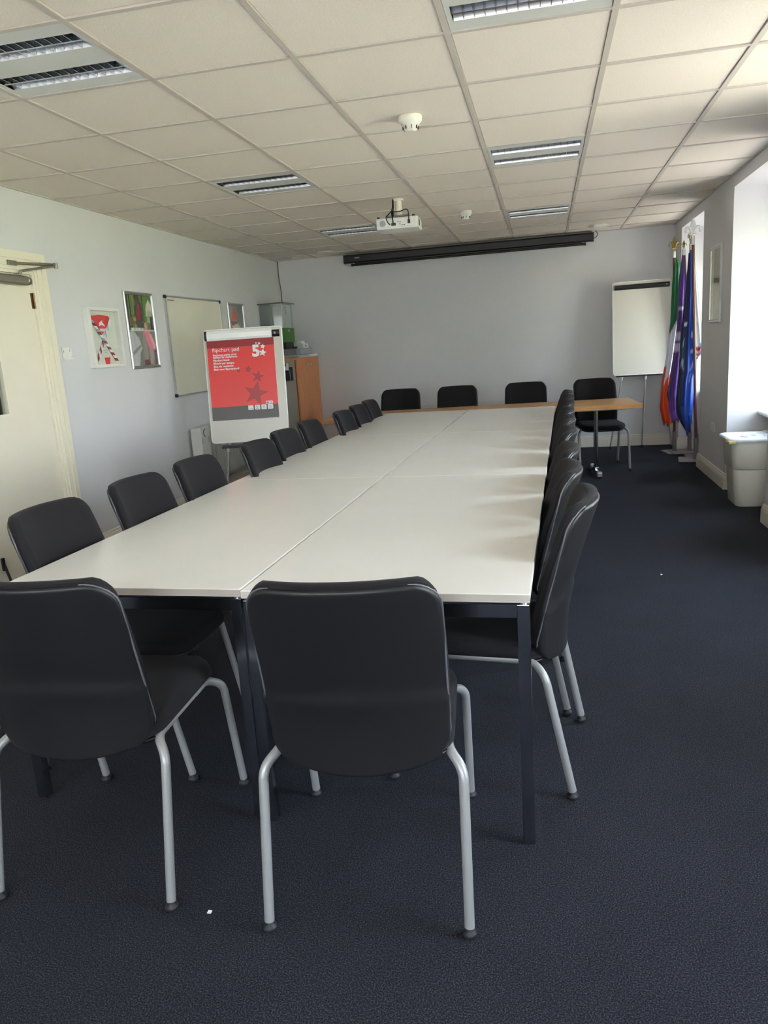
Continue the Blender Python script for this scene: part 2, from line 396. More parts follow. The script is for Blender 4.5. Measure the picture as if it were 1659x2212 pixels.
# door in the left wall
vy0, vy1, vz0, vz1 = 3.92, 4.175, 1.105, 1.80      # viewing panel
mb = MB(); X0, X1 = XL-0.055, XL-0.012
for (a, b, c, d) in ((DY0+.012, vy0, .006, DZ-.012), (vy1, DY1-.012, .006, DZ-.012), (vy0, vy1, .006, vz0), (vy0, vy1, vz1, DZ-.012)): mb.box(X0, X1, a, b, c, d)
dr = struct('door_1', mb, 'door_paint')
obj('glazing_bead', MB().box(X1-.004, X1+.006, vy0-.012, vy0+.004, vz0-.012, vz1+.012).box(X1-.004, X1+.006, vy1-.004, vy1+.012, vz0-.012, vz1+.012).box(X1-.004, X1+.006, vy0, vy1, vz0-.012, vz0+.004).box(X1-.004, X1+.006, vy0, vy1, vz1-.004, vz1+.012), 'cream_gloss', dr)
obj('pane', MB().box(XL-.036, XL-.032, vy0, vy1, vz0, vz1), 'glass', dr)
fr = MB()
def arch(x0, x1, o0, o1):                                        # one step of the door surround, o0/o1 = offsets from the opening
    fr.box(x0, x1, DY1+o0, DY1+o1, 0, DZ+o1); fr.box(x0, x1, DY0-o1, DY0-o0, 0, DZ+o1); fr.box(x0, x1, DY0-o0, DY1+o0, DZ+o0, DZ+o1)
arch(XL-.1, XL+.004, -.010, 0.010); arch(XL-.01, XL+.012, .010, .032); arch(XL-.01, XL+.019, .032, .060); arch(XL-.01, XL+.015, .060, .078); arch(XL-.01, XL+.024, .078, .125)
df = struct('trim_1', fr, 'cream_gloss')
for z in (1.81, 0.25): obj('hinge', MB().cyl((XL-.004, DY1-.011, z-.05), (XL-.004, DY1-.011, z+.05), .006).box(XL-.0125, XL-.0105, DY1-.035, DY1-.012, z-.05, z+.05), 'brass_dark', dr)
cl = MB().prism(rrect(0, .062, 0, .062, .022, 4), 4.22, 4.50, lambda x, y, h: (XL-.012+x*.85, h, 1.93-.03+y))
cl.lathe([(.0, 0), (.030, 0), (.030, .02), (.022, .045), (.008, .05)], (XL-.012+.026, 4.50, 1.931), 16, 'Y')
dc = obj('door_closer', cl, 'steel_door_closer', dr)
obj('closer_arm', MB().tube(round_path([(XL+.02, 4.45, 1.965), (XL+.03, 4.45, 1.985), (XL+.05, 4.80, 2.045)], .02), .008, 8).tube([(XL+.05, 4.80, 2.052), (XL+.04, 4.52, 2.035), (XL+.03, 4.40, 2.03)], .009, 8).lathe([(.014, -.02), (.014, .015)], (XL+.05, 4.80, 2.048), 12), 'steel_door_closer', dc)
obj('arm_bracket', MB().bbox(XL+.024, XL+.038, 4.34, 4.42, 2.015, 2.045, .003), 'steel_door_closer', dc)
obj('door_stop_arm', MB().bbox(XL-.012, XL+.004, 3.875, 3.895, .17, .25, .003).tube([(XL+.004, 3.885, .20), (XL+.02, 3.89, .12), (XL+.03, 3.895, .07)], .008, 8), 'black_metal', dr)
obj('door_stop_foot', MB().lathe([(.008, .045), (.014, .03), (.016, .0)], (XL+.031, 3.896, .03), 12), 'rubber', dr)

# ------------------------------------------------------------------ luminaires
blade = MB().prism([(-.0045, 0), (.0045, 0), (.0012, .028), (-.0012, .028)], -.0275, .0275, lambda x, y, h: (x, h, -y+.028)).mesh('louvre_blade', 'mirror_alu')
def luminaire(i, j, label):
    x0 = -0.9389+0.6055*i; y0 = GY0+0.6*j
    t = thing('ceiling_light', label, 'ceiling light', (x0+.3028, y0+.3, ZC+.004), 0, 'recessed square louvre lights in the ceiling')
    hx, hy = .289, .287; sl = [(-.20, -.075), (.075, .20)]; sx = .268
    p = MB().box(-hx, hx, -hy, sl[0][0], 0, .012).box(-hx, hx, sl[0][1], sl[1][0], 0, .012).box(-hx, hx, sl[1][1], hy, 0, .012).box(-hx, -sx, sl[0][0], sl[0][1], 0, .012).box(sx, hx, sl[0][0], sl[0][1], 0, .012).box(-hx, -sx, sl[1][0], sl[1][1], 0, .012).box(sx, hx, sl[1][0], sl[1][1], 0, .012)
    obj('panel', p, 'light_enamel', t)
    for s0, s1 in sl:
        c = (s0+s1)/2; m = MB()
        m.add([(-sx, s0, .0), (sx, s0, 0), (sx, s0+.006, .03), (-sx, s0+.006, .03), (sx, s0+.022, .055), (-sx, s0+.022, .055)], [(0, 1, 2, 3), (3, 2, 4, 5)])
        m.add([(-sx, s1, .0), (sx, s1, 0), (sx, s1-.006, .03), (-sx, s1-.006, .03), (sx, s1-.022, .055), (-sx, s1-.022, .055)], [(0, 1, 2, 3), (3, 2, 4, 5)])
        m.box(-sx, sx, s0+.02, s1-.02, .054, .058); m.box(-sx-.002, -sx, s0, s1, 0, .055); m.box(sx, sx+.002, s0, s1, 0, .055)
        rf = obj('reflector', m, 'reflector_alu', t)
        obj('divider', MB().prism([(-.005, 0), (.005, 0), (.0012, .028), (-.0012, .028)], -sx, sx, lambda x, y, h: (h, c+x, y)), 'mirror_alu', rf)
        obj('tube_lamp', MB().cyl((-sx+.01, c, .042), (sx-.01, c, .042), .008, 10), 'tube_white', rf)
        for k in range(14):
            x = -sx+(k+.5)*2*sx/14+sx/14
            if k == 13: break
            for cc in (c-.0315, c+.0315):
                obj('louvre_blade', blade, None, rf, (x, cc, 0))
    return t
luminaire(-2, -1, 'square louvre light nearest the top left corner, above the cream door side')
luminaire(-2, 3, 'square louvre light in the left row, the middle one, left of the white ceiling projector')
luminaire(-2, 7, 'farthest louvre light of the left row, just behind the white ceiling projector')
luminaire(1, -1, 'louvre light cut off by the top edge of the photo, nearest of the right row')
luminaire(1, 3, 'middle louvre light of the right row, right of the large smoke detector')
luminaire(1, 7, 'farthest louvre light of the right row, above the black projection screen case')

# smoke detectors
def detector(x, y, s, label):
    t = thing('smoke_detector', label, 'smoke detector', (x, y, ZC+.004), 0, 'white smoke detectors on the ceiling')
    obj('base', MB().lathe([(.052*s, .0), (.054*s, -.004*s), (.052*s, -.022*s), (.045*s, -.028*s)], n=28), 'cream_plastic', t)
    obj('chamber', MB().lathe([(.045*s, -.028*s), (.040*s, -.036*s), (.034*s, -.040*s), (.028*s, -.058*s), (.020*s, -.063*s)], n=28), 'cream_plastic', t)
    for k in range(8):
        a = k*PI/4+.3; r = .0335*s
        obj('vent_slot', MB().box(-.0016, .0016, -.003, .003, -.055*s, -.041*s, Matrix.Translation((math.cos(a)*r, math.sin(a)*r, 0)) @ Matrix.Rotation(a+PI/2, 4, 'Z')), 'black_plastic', t)
detector(-.645, 4.12, 1.15, 'larger white smoke detector, the one nearest the camera')
detector(-.667, 7.17, 1.1, 'small-looking white smoke detector to the right of the ceiling projector')
for x, y, lb in ((.60, 8.97, 'flat round white ceiling disc above the right end of the black screen case'), (-2.49, 9.02, 'flat round white ceiling disc near the left end of the black screen case')):
    tag(obj('ceiling_disc', MB().lathe([(.105, .004), (.105, -.004), (.09, -.012), (.02, -.015)], (x, y, ZC), 32), 'cream_plastic'), lb, 'speaker', 'flat round ceiling discs')

# ------------------------------------------------------------------ projector
pj = thing('projector', 'white projector hanging from the ceiling on a short pole', 'projector', (-1.115, 6.28, 2.262), math.radians(2))
obj('casing', MB().bbox(-.165, .165, -.12, .13, 0, .085, .012), 'white_plastic', pj)
obj('rear_panel', MB().bbox(-.15, .14, -.127, -.115, .012, .074, .003), 'white_plastic', pj)
obj('speaker_grille', MB().lathe([(.001, 0), (.022, 0), (.024, .004)], (-.115, -.1305, .044), 20, 'Y'), 'pale_grey', pj)
obj('socket_block', MB().bbox(-.045, -.01, -.1315, -.12, .022, .042, .002).bbox(.02, .027, -.130, -.12, .028, .035, .001).bbox(.035, .045, -.130, -.12, .02, .026, .001).bbox(.005, .012, -.130, -.12, .045, .052, .001).bbox(.022, .029, -.130, -.12, .045, .052, .001).bbox(.05, .062, -.130, -.12, .02, .026, .001), 'black_plastic', pj)
obj('power_inlet', MB().bbox(.085, .105, -.132, -.12, .03, .06, .002), 'black_plastic', pj)
obj('cooling_vent', MB().box(.164, .1665, -.07, -.064, .02, .065).box(.164, .1665, -.05, -.044, .02, .065).box(.164, .1665, -.03, -.024, .02, .065).box(.164, .1665, -.01, -.004, .02, .065), 'black_plastic', pj)
obj('lens', MB().cyl((.07, .13, .045), (.07, .15, .045), .03, 20), 'black_plastic', pj)
obj('foot_pad', MB().cyl((-.15, -.10, .085), (-.15, -.10, .097), .011, 10).cyl((.13, -.10, .085), (.13, -.10, .097), .011, 10), 'black_plastic', pj)
mt = MB().bbox(-.05, .05, -.05, .05, .098, .112, .003)
for a in (-.09, .09):
    for b in (-.08, .08): mt.tube([(0, 0, .105), (a, b, .102), (a, b, .088)], .007, 8)
obj('mount_bracket', mt, 'tube_grey', pj)
obj('mount_pole', MB().cyl((.0, 0, .11), (.0, 0, .236), .028, 20).cyl((.0, 0, .222), (.0, 0, .236), .045, 20), 'cream_gloss', pj)
cb = MB()
cb.tube(smooth_path([(-.04, -.02, .236), (-.045, -.06, .15), (-.08, -.13, .09), (-.07, -.15, .05), (-.052, -.14, .028)]), .004, 6)
cb.tube(smooth_path([(-.035, -.02, .236), (-.03, -.08, .15), (-.035, -.12, .11), (-.03, -.145, .07), (-.028, -.135, .034)]), .005, 6)
cb.tube(smooth_path([(-.03, -.10, .13), (.02, -.11, .125), (.08, -.13, .135), (.098, -.15, .10), (.095, -.135, .05)]), .004, 6)
cb.lathe([(.004, .09), (.012, .10), (.012, .125), (.004, .135)], (-.033, -.115, 0), 10)
obj('cables', cb, 'cable_black', pj)

# projection screen case
sc = thing('projection_screen', 'long black roll-up projection screen case fixed high along the back wall', 'projection screen', (-.90, 9.38, 2.35), 0)
L = 1.46
prof = rrect(-.045, .045, .03, .125, .02, 5)
obj('case', MB().prism(prof, -L, L, lambda x, y, h: (h, x, y)), 'black_metal', sc)
obj('top_rail', MB().bbox(-L, L-.01, -.03, .045, .123, .138, .002), 'pad_grey', sc)
for s in (-1, 1): obj('end_cap', MB().prism(rrect(-.048, .048, .026, .128, .016, 5), s*L, s*(L+.012), lambda x, y, h: (h, x, y)), 'black_plastic', sc)
obj('weight_bar', MB().cyl((-L+.09, -.005, .008), (L-.09, -.005, .008), .013, 12).cyl((-L+.075, -.005, .008), (-L+.09, -.005, .008), .017, 12).cyl((L-.09, -.005, .008), (L-.075, -.005, .008), .017, 12), 'black_metal', sc)
obj('screen_fabric', MB().box(-L+.12, L-.12, -.006, -.004, .01, .035), 'black_metal', sc)
obj('maker_label', MB().box(-L+.13, -L+.19, -.0462, -.0448, .078, .088), 'pale_grey', sc)
obj('cable', MB().tube(smooth_path([(L+.01, 0, .06), (L+.04, -.01, .075), (L+.055, -.01, .11), (L+.03, 0, .14)]), .004, 6), 'cable_black', sc)
obj('wall_mount', MB().box(-L+.1, -L+.14, .04, .118, .05, .13).box(L-.14, L-.1, .04, .118, .05, .13), 'black_metal', sc)

# ------------------------------------------------------------------ chairs
def interp(tab, z):
    if z <= tab[0][0]: return tab[0][1]
    for (a, fa), (b, fb) in zip(tab, tab[1:]):
        if z <= b: t = (z-a)/(b-a); return fa+(fb-fa)*t
    return tab[-1][1]
def smst(t): t = max(0, min(1, t)); return t*t*(3-2*t)
BACK = [(.38, -.234), (.46, -.237), (.54, -.245), (.62, -.264), (.70, -.288), (.78, -.313), (.89, -.350)]
def back_pt(x, z, off, hw=.212):
    y = (interp(BACK, z-.02)+interp(BACK, z)+interp(BACK, z+.02))/3
    wrap = .056*(abs(x)/hw)**2.1
    s = .32 if z > .56 else .1
    return Vector((x, y+wrap+off*math.cos(math.atan(s)), z+off*math.sin(math.atan(s))))
def pad(mapfn, hw, b0, b1, rt, rb, T, E, nu=20, nv=26, bow=0.0, crown=0.0, backT=0.0, taper=0.0):
    """upholstered pad: grid with rounded outline; front bulges by T, back by backT"""
    rows = [b0+(b1-b0)*(.5-.5*math.cos(PI*j/nv)) for j in range(nv+1)]
    us = [math.sin(PI/2*(-1+2*i/nu)) for i in range(nu+1)]
    F, B = [], []
    for b in rows:
        w = hw-taper*(2*(b-b0)/(b1-b0)-1)**2
        dt, db = b1-b, b-b0
        ww = w
        if dt < rt: ww = w-(rt-math.sqrt(max(0, rt*rt-(rt-dt)**2)))
        if db < rb: ww = min(ww, w-(rb-math.sqrt(max(0, rb*rb-(rb-db)**2))))
        f_, g_ = [], []
        for u in us:
            x = u*ww; q = (x/hw)**2; t = (b-b0)/(b1-b0)
            bb = b+bow*q*(1-t)-crown*q*t
            e = min(ww-abs(x), dt, db); k = max(0, min(1, e/E)); k = math.sqrt(1-(1-k)**2)
            f_.append(mapfn(x, bb, T*k)); g_.append(mapfn(x, bb, -backT*k))
        F.append(f_); B.append(g_)
    n = nu+1; vs = [p for r in F for p in r]+[p for r in B for p in r]; o = len(F)*n; fs = []
    for j in range(nv):
        for i in range(nu):
            fs.append((j*n+i, j*n+i+1, (j+1)*n+i+1, (j+1)*n+i)); fs.append((o+j*n+i, o+(j+1)*n+i, o+(j+1)*n+i+1, o+j*n+i+1))
    return MB().add(vs, fs, True)
def pad_mesh(name, mb, m):
    me = mb.mesh(name, m); bm = bmesh.new(); bm.from_mesh(me); bmesh.ops.remove_doubles(bm, verts=bm.verts, dist=.0002)
    bmesh.ops.recalc_face_normals(bm, faces=bm.faces); bm.to_mesh(me); bm.free(); return me
def shell_off(x, z):                                              # the lower part of the plastic back stands a little proud
    return -.007*smst((.598+.018*(1-(x/.2)**2)-z)/.012)
me_cushion = pad_mesh('back_cushion', pad(lambda x, b, t: back_pt(x, b, t), .215, .445, .894, .060, .05, .036, .022, crown=.004, taper=.006), 'black_fabric')
me_shell = pad_mesh('back_shell', pad(lambda x, b, t: back_pt(x, b, t+(shell_off(x, b) if t < 0 else 0)), .221, .394, .886, .062, .048, .003, .006, nv=44, bow=.034, crown=.004, backT=.009, taper=.009), 'chair_shell')
# thin piping round the shell, its pale grey standing in for edge highlights
out = []
def outline_pt(k, n=96):
    poly = rrect(-.2135, .2135, .405, .890, .06, 6)
    return poly
pl = rrect(-.2205, .2205, .394, .8855, .062, 7); pts = []
for x, z in pl+[pl[0]]:
    t = (z-.394)/(.4915); q = (x/.221)**2; pts.append(back_pt(x*(1-.041*(2*t-1)**2), z+.034*q*(1-t)-.004*q*t, .001))
me_trim = MB().tube(pts, .0028, 6, caps=False).mesh('edge_trim', 'shell_edge')
def seat_map(x, b, t):
    z = .437-.012*smst((b-.14)/.14)*1.0-.006*math.cos(b*6)*(1-(x/.23)**2)*.6
    return Vector((x, b, z+t))
me_seat = pad_mesh('seat', pad(seat_map, .222, -.215, .285, .12, .08, .036, .03, backT=.012, crown=.012), 'black_fabric')
me_pan = pad_mesh('seat_pan', pad(lambda x, b, t: seat_map(x, b, t)-Vector((0, 0, .013)), .212, -.20, .265, .11, .05, .0, .02, backT=.014), 'black_plastic')
me_glide = MB().lathe([(.0085, .026), (.009, .016), (.0165, .013), (.0175, .006), (.013, 0.0)], n=14).mesh('foot_glide', 'rubber')
def leg_mesh(sx, sy):
    y1 = .28*sy; k = .205*sy
    p = round_path([(.206*sx, k*.35, .4235), (.206*sx, k*.80, .4225), (.242*sx, k+.0, .392), (.2425*sx, y1, .024)], .075, 9)
    return MB().tube(p, .0122, 12).mesh('leg', 'silver_paint')
me_legs = {(a, b): leg_mesh(a, b) for a in (-1, 1) for b in (-1, 1)}
me_rail = MB().tube([(-.206, -.075, .4235), (-.206, .075, .4235)], .0118, 10).tube([(.206, -.075, .4235), (.206, .075, .4235)], .0118, 10).tube([(-.206, .10, .418), (.206, .10, .418)], .009, 8).tube([(-.206, -.10, .418), (.206, -.10, .418)], .009, 8)
me_rail = me_rail.mesh('seat_frame', 'silver_paint')
def make_chair(loc, rz, label, group):
    t = thing('conference_chair', label, 'chair', loc, rz, group)
    obj('seat', me_seat, None, t); obj('back_cushion', me_cushion, None, t)
    sh = obj('back_shell', me_shell, None, t); obj('edge_trim', me_trim, None, sh)
    obj('seat_pan', me_pan, None, t); obj('seat_frame', me_rail, None, t)
    for (a, b), me in me_legs.items():
        l = obj('leg', me, None, t)
        obj('foot_glide', me_glide, None, l, (.2425*a, .28*b, 0), label='black round foot glide')
    return t
proto = None
def chair(x, y, rz, label, group):
    global proto
    if proto is None: proto = make_chair((x, y, 0), math.radians(rz), label, group); return proto
    c = copy_tree(proto); c.location = (x, y, 0); c.rotation_euler = (0, 0, math.radians(rz)); c['label'] = label; c['group'] = group; return c
gN, gL, gR, gF = 'chairs with their backs to the camera', 'chairs along the left side of the white tables', 'chairs along the right side of the white tables', 'chairs behind the wooden tables'
chair(-.463, 1.772, 5.0, 'black conference chair in the foreground centre, its back to the camera', gN)
chair(-1.215, 1.772, 3.0, 'black conference chair cut by the left edge of the photo, its back to the camera', gN)
ords = ['nearest', 'second', 'third', 'fourth', 'fifth', 'sixth', 'seventh', 'eighth', 'farthest']
LEFT = [(-1.45, 2.312, -90), (-1.41, 2.85, -90), (-1.39, 3.37, -90), (-1.30, 3.97, -90), (-1.325, 4.50, -90), (-1.335, 5.06, -90), (-1.265, 5.715, -90), (-1.27, 6.24, -90), (-1.285, 6.765, -90)]
extraL = ['beside the cream door', 'below the white scarf frame', 'in front of the left radiator heater', 'below the red flipchart pad', 'right under the flipchart stand corner', 'in front of the grey cabinet end', 'before the end of the wooden table', 'in front of the wooden table', 'at the corner where white and wooden tables meet']
for i, (x, y, r) in enumerate(LEFT):
    chair(x, y, r, '%s black chair of the left row, %s' % (ords[i], extraL[i]), gL)
RIGHT = [(-.197, 2.365, 84.5), (-.222, 2.868, 90), (-.210, 3.375, 90), (-.195, 4.02, 90), (-.18, 4.585, 90), (-.165, 5.11, 90), (-.145, 5.66, 90), (-.13, 6.19, 90), (-.12, 6.72, 90)]
for i, (x, y, r) in enumerate(RIGHT):
    chair(x, y, r, '%s black chair from the camera in the right row facing the white tables' % ords[i], gR)
FAR = [(-1.55, 7.98, 182, 'leftmost black chair behind the wooden tables, against the blank back wall'), (-.93, 7.99, 181, 'second black chair from the left behind the wooden tables'), (-.205, 7.99, 180, 'third black chair from the left behind the wooden tables'), (.535, 7.995, 187, 'rightmost black chair behind the wooden tables, seat and legs visible')]
for x, y, r, lb in FAR: chair(x, y, r, lb, gF)

# ------------------------------------------------------------------ white tables
TL, TW, TZ = 1.763, .797, .73
def white_table():
    t = thing('white_table', '', 'table', (0, 0, 0), 0, 'white tables pushed together')
    obj('tabletop', MB().bbox(.0015, TW-.0015, .001, TL-.001, TZ-.023, TZ, .0015), 'table_white', t)
    obj('edge_band', MB().box(.001, TW-.001, .0004, .0016, TZ-.0215, TZ-.0015).box(.001, TW-.001, TL-.0016, TL-.0004, TZ-.0215, TZ-.0015), 'table_edge', t)
    z1 = TZ-.03; z0 = z1-.036; i = .032
    obj('apron', MB().box(i, TW-i, .006, .026, z0, z1).box(i, TW-i, TL-.026, TL-.006, z0, z1).box(.006, .026, i, TL-i, z0, z1).box(TW-.026, TW-.006, i, TL-i, z0, z1), 'dark_chrome', t)
    for a in (.003, TW-.035):
        for b in (.004, TL-.036):
            l = obj('leg', MB().bbox(a, a+.032, b, b+.032, .006, z1, .0015), 'dark_chrome', t)
            obj('leg_foot', MB().box(a+.004, a+.028, b+.004, b+.028, 0, .006), 'rubber', l)
            obj('spacer', MB().cyl((a+.016, b+.016, z1), (a+.016, b+.016, z1+.008), .010, 10), 'aluminium', l)
    return t
ang = math.atan(.0255); dv = Vector((math.sin(ang), math.cos(ang))); rv = Vector((math.cos(ang), -math.sin(ang)))
FRc = Vector((-.047, 1.855))
first = None
names = {(0, 0): 'white table at the front right, its bare corner leg nearest the camera', (1, 0): 'middle white table of the right row, crossed by chair shadows', (2, 0): 'far right white table, touching the wooden tables',
         (0, 1): 'white table at the front left, partly behind the left foreground chair', (1, 1): 'middle white table of the left row, before the flipchart', (2, 1): 'far left white table, touching the wooden tables'}
for (k, s), lb in names.items():
    t = white_table() if first is None else copy_tree(first); first = first or t
    c = FRc+dv*(k*(TL+.002))-rv*(TW*(s+1)+.005*s)+dv*(.012*s)
    t.location = (c.x, c.y, 0.0006*s); t.rotation_euler = (0, 0, -ang); t['label'] = lb

# ------------------------------------------------------------------ wooden tables
WZ = .70; WL = 1.505; WD = .74
def wood_table():
    t = thing('wooden_table', '', 'table', (0, 0, 0), 0, 'wooden folding tables across the far end')
    obj('tabletop', MB().bbox(0, WL, 0, WD, WZ-.038, WZ, .0015), 'beech', t)
    obj('edge_band', MB().box(.001, WL-.001, -.0012, .0004, WZ-.037, WZ-.001).box(WL-.0004, WL+.0012, .001, WD-.001, WZ-.037, WZ-.001).box(-.0012, .0004, .001, WD-.001, WZ-.037, WZ-.001), 'beech_edge', t)
    obj('under_rail', MB().box(.12, WL-.12, .20, .225, WZ-.065, WZ-.038).box(.12, WL-.12, WD-.225, WD-.20, WZ-.065, WZ-.038), 'dark_chrome', t)
    obj('fold_latch', MB().bbox(WL-.22, WL-.10, .10, .16, WZ-.052, WZ-.038, .003), 'cream_plastic', t)
    obj('fold_latch', MB().bbox(.10, .22, .10, .16, WZ-.052, WZ-.038, .003), 'cream_plastic', t)
    for x in (.37, WL-.37):
        c = MB().cyl((x, WD/2-.03, .05), (x, WD/2-.03, WZ-.038), .017, 14).cyl((x, WD/2+.03, .05), (x, WD/2+.03, WZ-.038), .017, 14)
        l = obj('leg_column', c, 'chrome', t)
        obj('leg_foot', MB().tube([(x, .12, .035), (x, WD-.12, .035)], .018, 12).bbox(x-.02, x+.02, WD/2-.06, WD/2+.06, .03, .07, .005), 'chrome', l)
        obj('end_cap', MB().bbox(x-.022, x+.022, .09, .16, .012, .058, .01).bbox(x-.022, x+.022, WD-.16, WD-.09, .012, .058, .01), 'aluminium', l)
        obj('foot_glide', MB().cyl((x, .11, 0), (x, .11, .014), .014, 12).cyl((x, WD-.11, 0), (x, WD-.11, .014), .014, 12), 'rubber', l)
    return t
wa = math.radians(4.0); wd_ = Vector((math.cos(wa), math.sin(wa)))
w1 = wood_table(); w1.location = (.872-WL*wd_.x, 7.305-WL*wd_.y, 0); w1.rotation_euler = (0, 0, wa); w1['label'] = 'right wooden table with a chrome column leg, standing before the flags and blank flipchart'
w2 = copy_tree(w1); w2.location = (.872-2*(WL+.002)*wd_.x, 7.305-2*(WL+.002)*wd_.y, 0); w2['label'] = 'left wooden table behind the white tables, reaching the orange cabinet'

# ------------------------------------------------------------------ left wall: pictures, whiteboard, switch plate, heater
def onwall(y0, z0, x=XL): return lambda a, b, h: (x+h, y0+a, z0+b)
def frame_boxes(mb, y0, y1, z0, z1, w, x0, x1):
    mb.box(x0, x1, y0, y0+w, z0, z1); mb.box(x0, x1, y1-w, y1, z0, z1); mb.box(x0, x1, y0+w, y1-w, z0, z0+w); mb.box(x0, x1, y0+w, y1-w, z1-w, z1); return mb
# A: white shadow box
y0, y1, z0, z1 = 5.105, 5.525, 1.350, 1.787
A = thing('shadow_box_picture', 'deep white box frame holding crossed red and white striped ribbons', 'picture frame', (XL, (y0+y1)/2, z0))
def chd(o, root):                                                  # children are built in world space; bring them into the thing's frame
    o.parent = root; o.matrix_parent_inverse = root_inv(root); return o
def root_inv(root): return (Matrix.Translation(root.location) @ root.rotation_euler.to_matrix().to_4x4()).inverted()
def wobj(name, mb, m, root, **k): return chd(obj(name, mb, m, None, **k), root)
wobj('frame', frame_boxes(MB(), y0, y1, z0, z1, .022, XL+.001, XL+.052), 'white_plastic', A)
wobj('backing', MB().box(XL+.001, XL+.012, y0+.02, y1-.02, z0+.02, z1-.02), 'print_board', A)
f = onwall(y0, z0, XL+.012); w_, h_ = y1-y0, z1-z0
# coordinates in the frame: a right, b up (0..w_, 0..h_)
fan = [(.30*w_, .86*h_), (.33*w_, .875*h_), (.5*w_, .89*h_), (.70*w_, .885*h_), (.80*w_, .875*h_), (.83*w_, .84*h_), (.54*w_, .545*h_)]
fan = [(.16*w_, .845*h_), (.19*w_, .865*h_), (.46*w_, .89*h_), (.74*w_, .87*h_), (.79*w_, .825*h_), (.50*w_, .565*h_)]
wobj('pennant', MB().prism(fan, 0.001, .004, f), 'red_print', A)
def band(p, q, w, n, cols, h0):
    p = Vector(p); q = Vector(q); d = q-p; L_ = d.length; d.normalize(); nn = Vector((-d.y, d.x))*w/2; sl = d*w*.55
    for k in range(n):
        a = p+d*L_*k/n; b = p+d*L_*(k+1)/n
        poly = [tuple(a-nn-sl), tuple(b-nn-sl), tuple(b+nn+sl), tuple(a+nn+sl)]
        wobj('ribbon_stripe', MB().prism(poly, h0, h0+.003, f), cols[k % len(cols)], A)
band((.23*w_, .08*h_+.03), (.79*w_, .80*h_), .028, 12, ['red_dark', 'paper', 'red_dark', 'paper', 'red_dark', 'pale_grey', 'paper', 'pale_grey', 'paper', 'pale_grey', 'paper', 'paper'], .003)
band((.17*w_, .80*h_), (.84*w_, .10*h_), .028, 14, ['pale_grey', 'red_dark', 'paper', 'pale_grey', 'red_dark', 'paper', 'pale_grey', 'red_dark', 'paper', 'red_dark', 'paper', 'red_dark', 'paper', 'red_dark'], .006)
emb = [(.40*w_, .70*h_), (.42*w_, .755*h_), (.47*w_, .775*h_), (.53*w_, .80*h_), (.51*w_, .765*h_), (.56*w_, .73*h_), (.60*w_, .69*h_), (.53*w_, .71*h_), (.47*w_, .715*h_)]
wobj('emblem', MB().prism(emb, .004, .005, f).prism([(.41*w_, .635*h_), (.59*w_, .635*h_), (.595*w_, .655*h_), (.405*w_, .655*h_)], .004, .005, f).prism([(.42*w_, .61*h_), (.58*w_, .61*h_), (.585*w_, .628*h_), (.415*w_, .628*h_)], .004, .005, f), 'paper', A)
wobj('pocket_badge', MB().prism([(.47*w_, .05*h_), (.60*w_, .05*h_), (.63*w_, .165*h_), (.455*w_, .165*h_)], .001, .003, f), 'red_print', A)
wobj('caption_lines', MB().prism([(.46*w_, .33*h_), (.58*w_, .33*h_), (.58*w_, .335*h_), (.46*w_, .335*h_)], .001, .002, f).prism([(.46*w_, .29*h_), (.58*w_, .29*h_), (.58*w_, .295*h_), (.46*w_, .295*h_)], .001, .002, f).prism([(.49*w_, .25*h_), (.56*w_, .25*h_), (.56*w_, .255*h_), (.49*w_, .255*h_)], .001, .002, f), 'mark_grey', A)
wobj('glass_front', MB().add([(XL+.046, y0+.02, z0+.02), (XL+.046, y1-.02, z0+.02), (XL+.046, y1-.02, z1-.02), (XL+.046, y0+.02, z1-.02)], [(0, 1, 2, 3)]), 'glass', A)

def snap_frame(y0, y1, z0, z1, label, colfn, nx, ny, wall='L'):
    t = thing('poster_frame', label, 'picture frame', (XL if wall == 'L' else XR, (y0+y1)/2, z0))
    s = 1 if wall == 'L' else -1; X = XL if wall == 'L' else XR
    mb = MB(); w = .026
    pr = [(0.001, 0), (.010, 0), (.016, .006), (.017, .013), (.013, .022), (.008, w), (0.001, w)]
    c = [(y0, z0), (y1, z0), (y1, z1), (y0, z1)]; ins = [(1, 1), (-1, 1), (-1, -1), (1, -1)]
    vs = []
    for (a, b), (i, j) in zip(c, ins):
        for d_, q in pr: vs.append((X+s*d_, a+i*q, b+j*q))
    k = len(pr); fs = [(e*k+j, e*k+(j+1) % k, ((e+1) % 4)*k+(j+1) % k, ((e+1) % 4)*k+j) for e in range(4) for j in range(k)]
    wobj('frame', mb.add(vs, fs), 'aluminium', t)
    ww, hh = y1-y0-2*w+.004, z1-z0-2*w+.004
    if wall == 'L': fn = lambda a, b, h: (X+.005, y0+w-.002+a, z0+w-.002+b)
    else: fn = lambda a, b, h: (X-.005, y1-w+.002-a, z0+w-.002+b)
    chd(print_sheet('poster', ww, hh, nx, ny, colfn, 'print_gloss', fn, None), t)
    return t
def ell(u, v, cx, cy, rx, ry): return ((u-cx)/rx)**2+((v-cy)/ry)**2 < 1
def poly_in(u, v, P):
    c = False; j = len(P)-1
    for i in range(len(P)):
        if (P[i][1] > v) != (P[j][1] > v) and u < (P[j][0]-P[i][0])*(v-P[i][1])/(P[j][1]-P[i][1])+P[i][0]: c = not c
        j = i
    return c
rr = random.Random(3)
streak = [rr.random() for _ in range(64)]
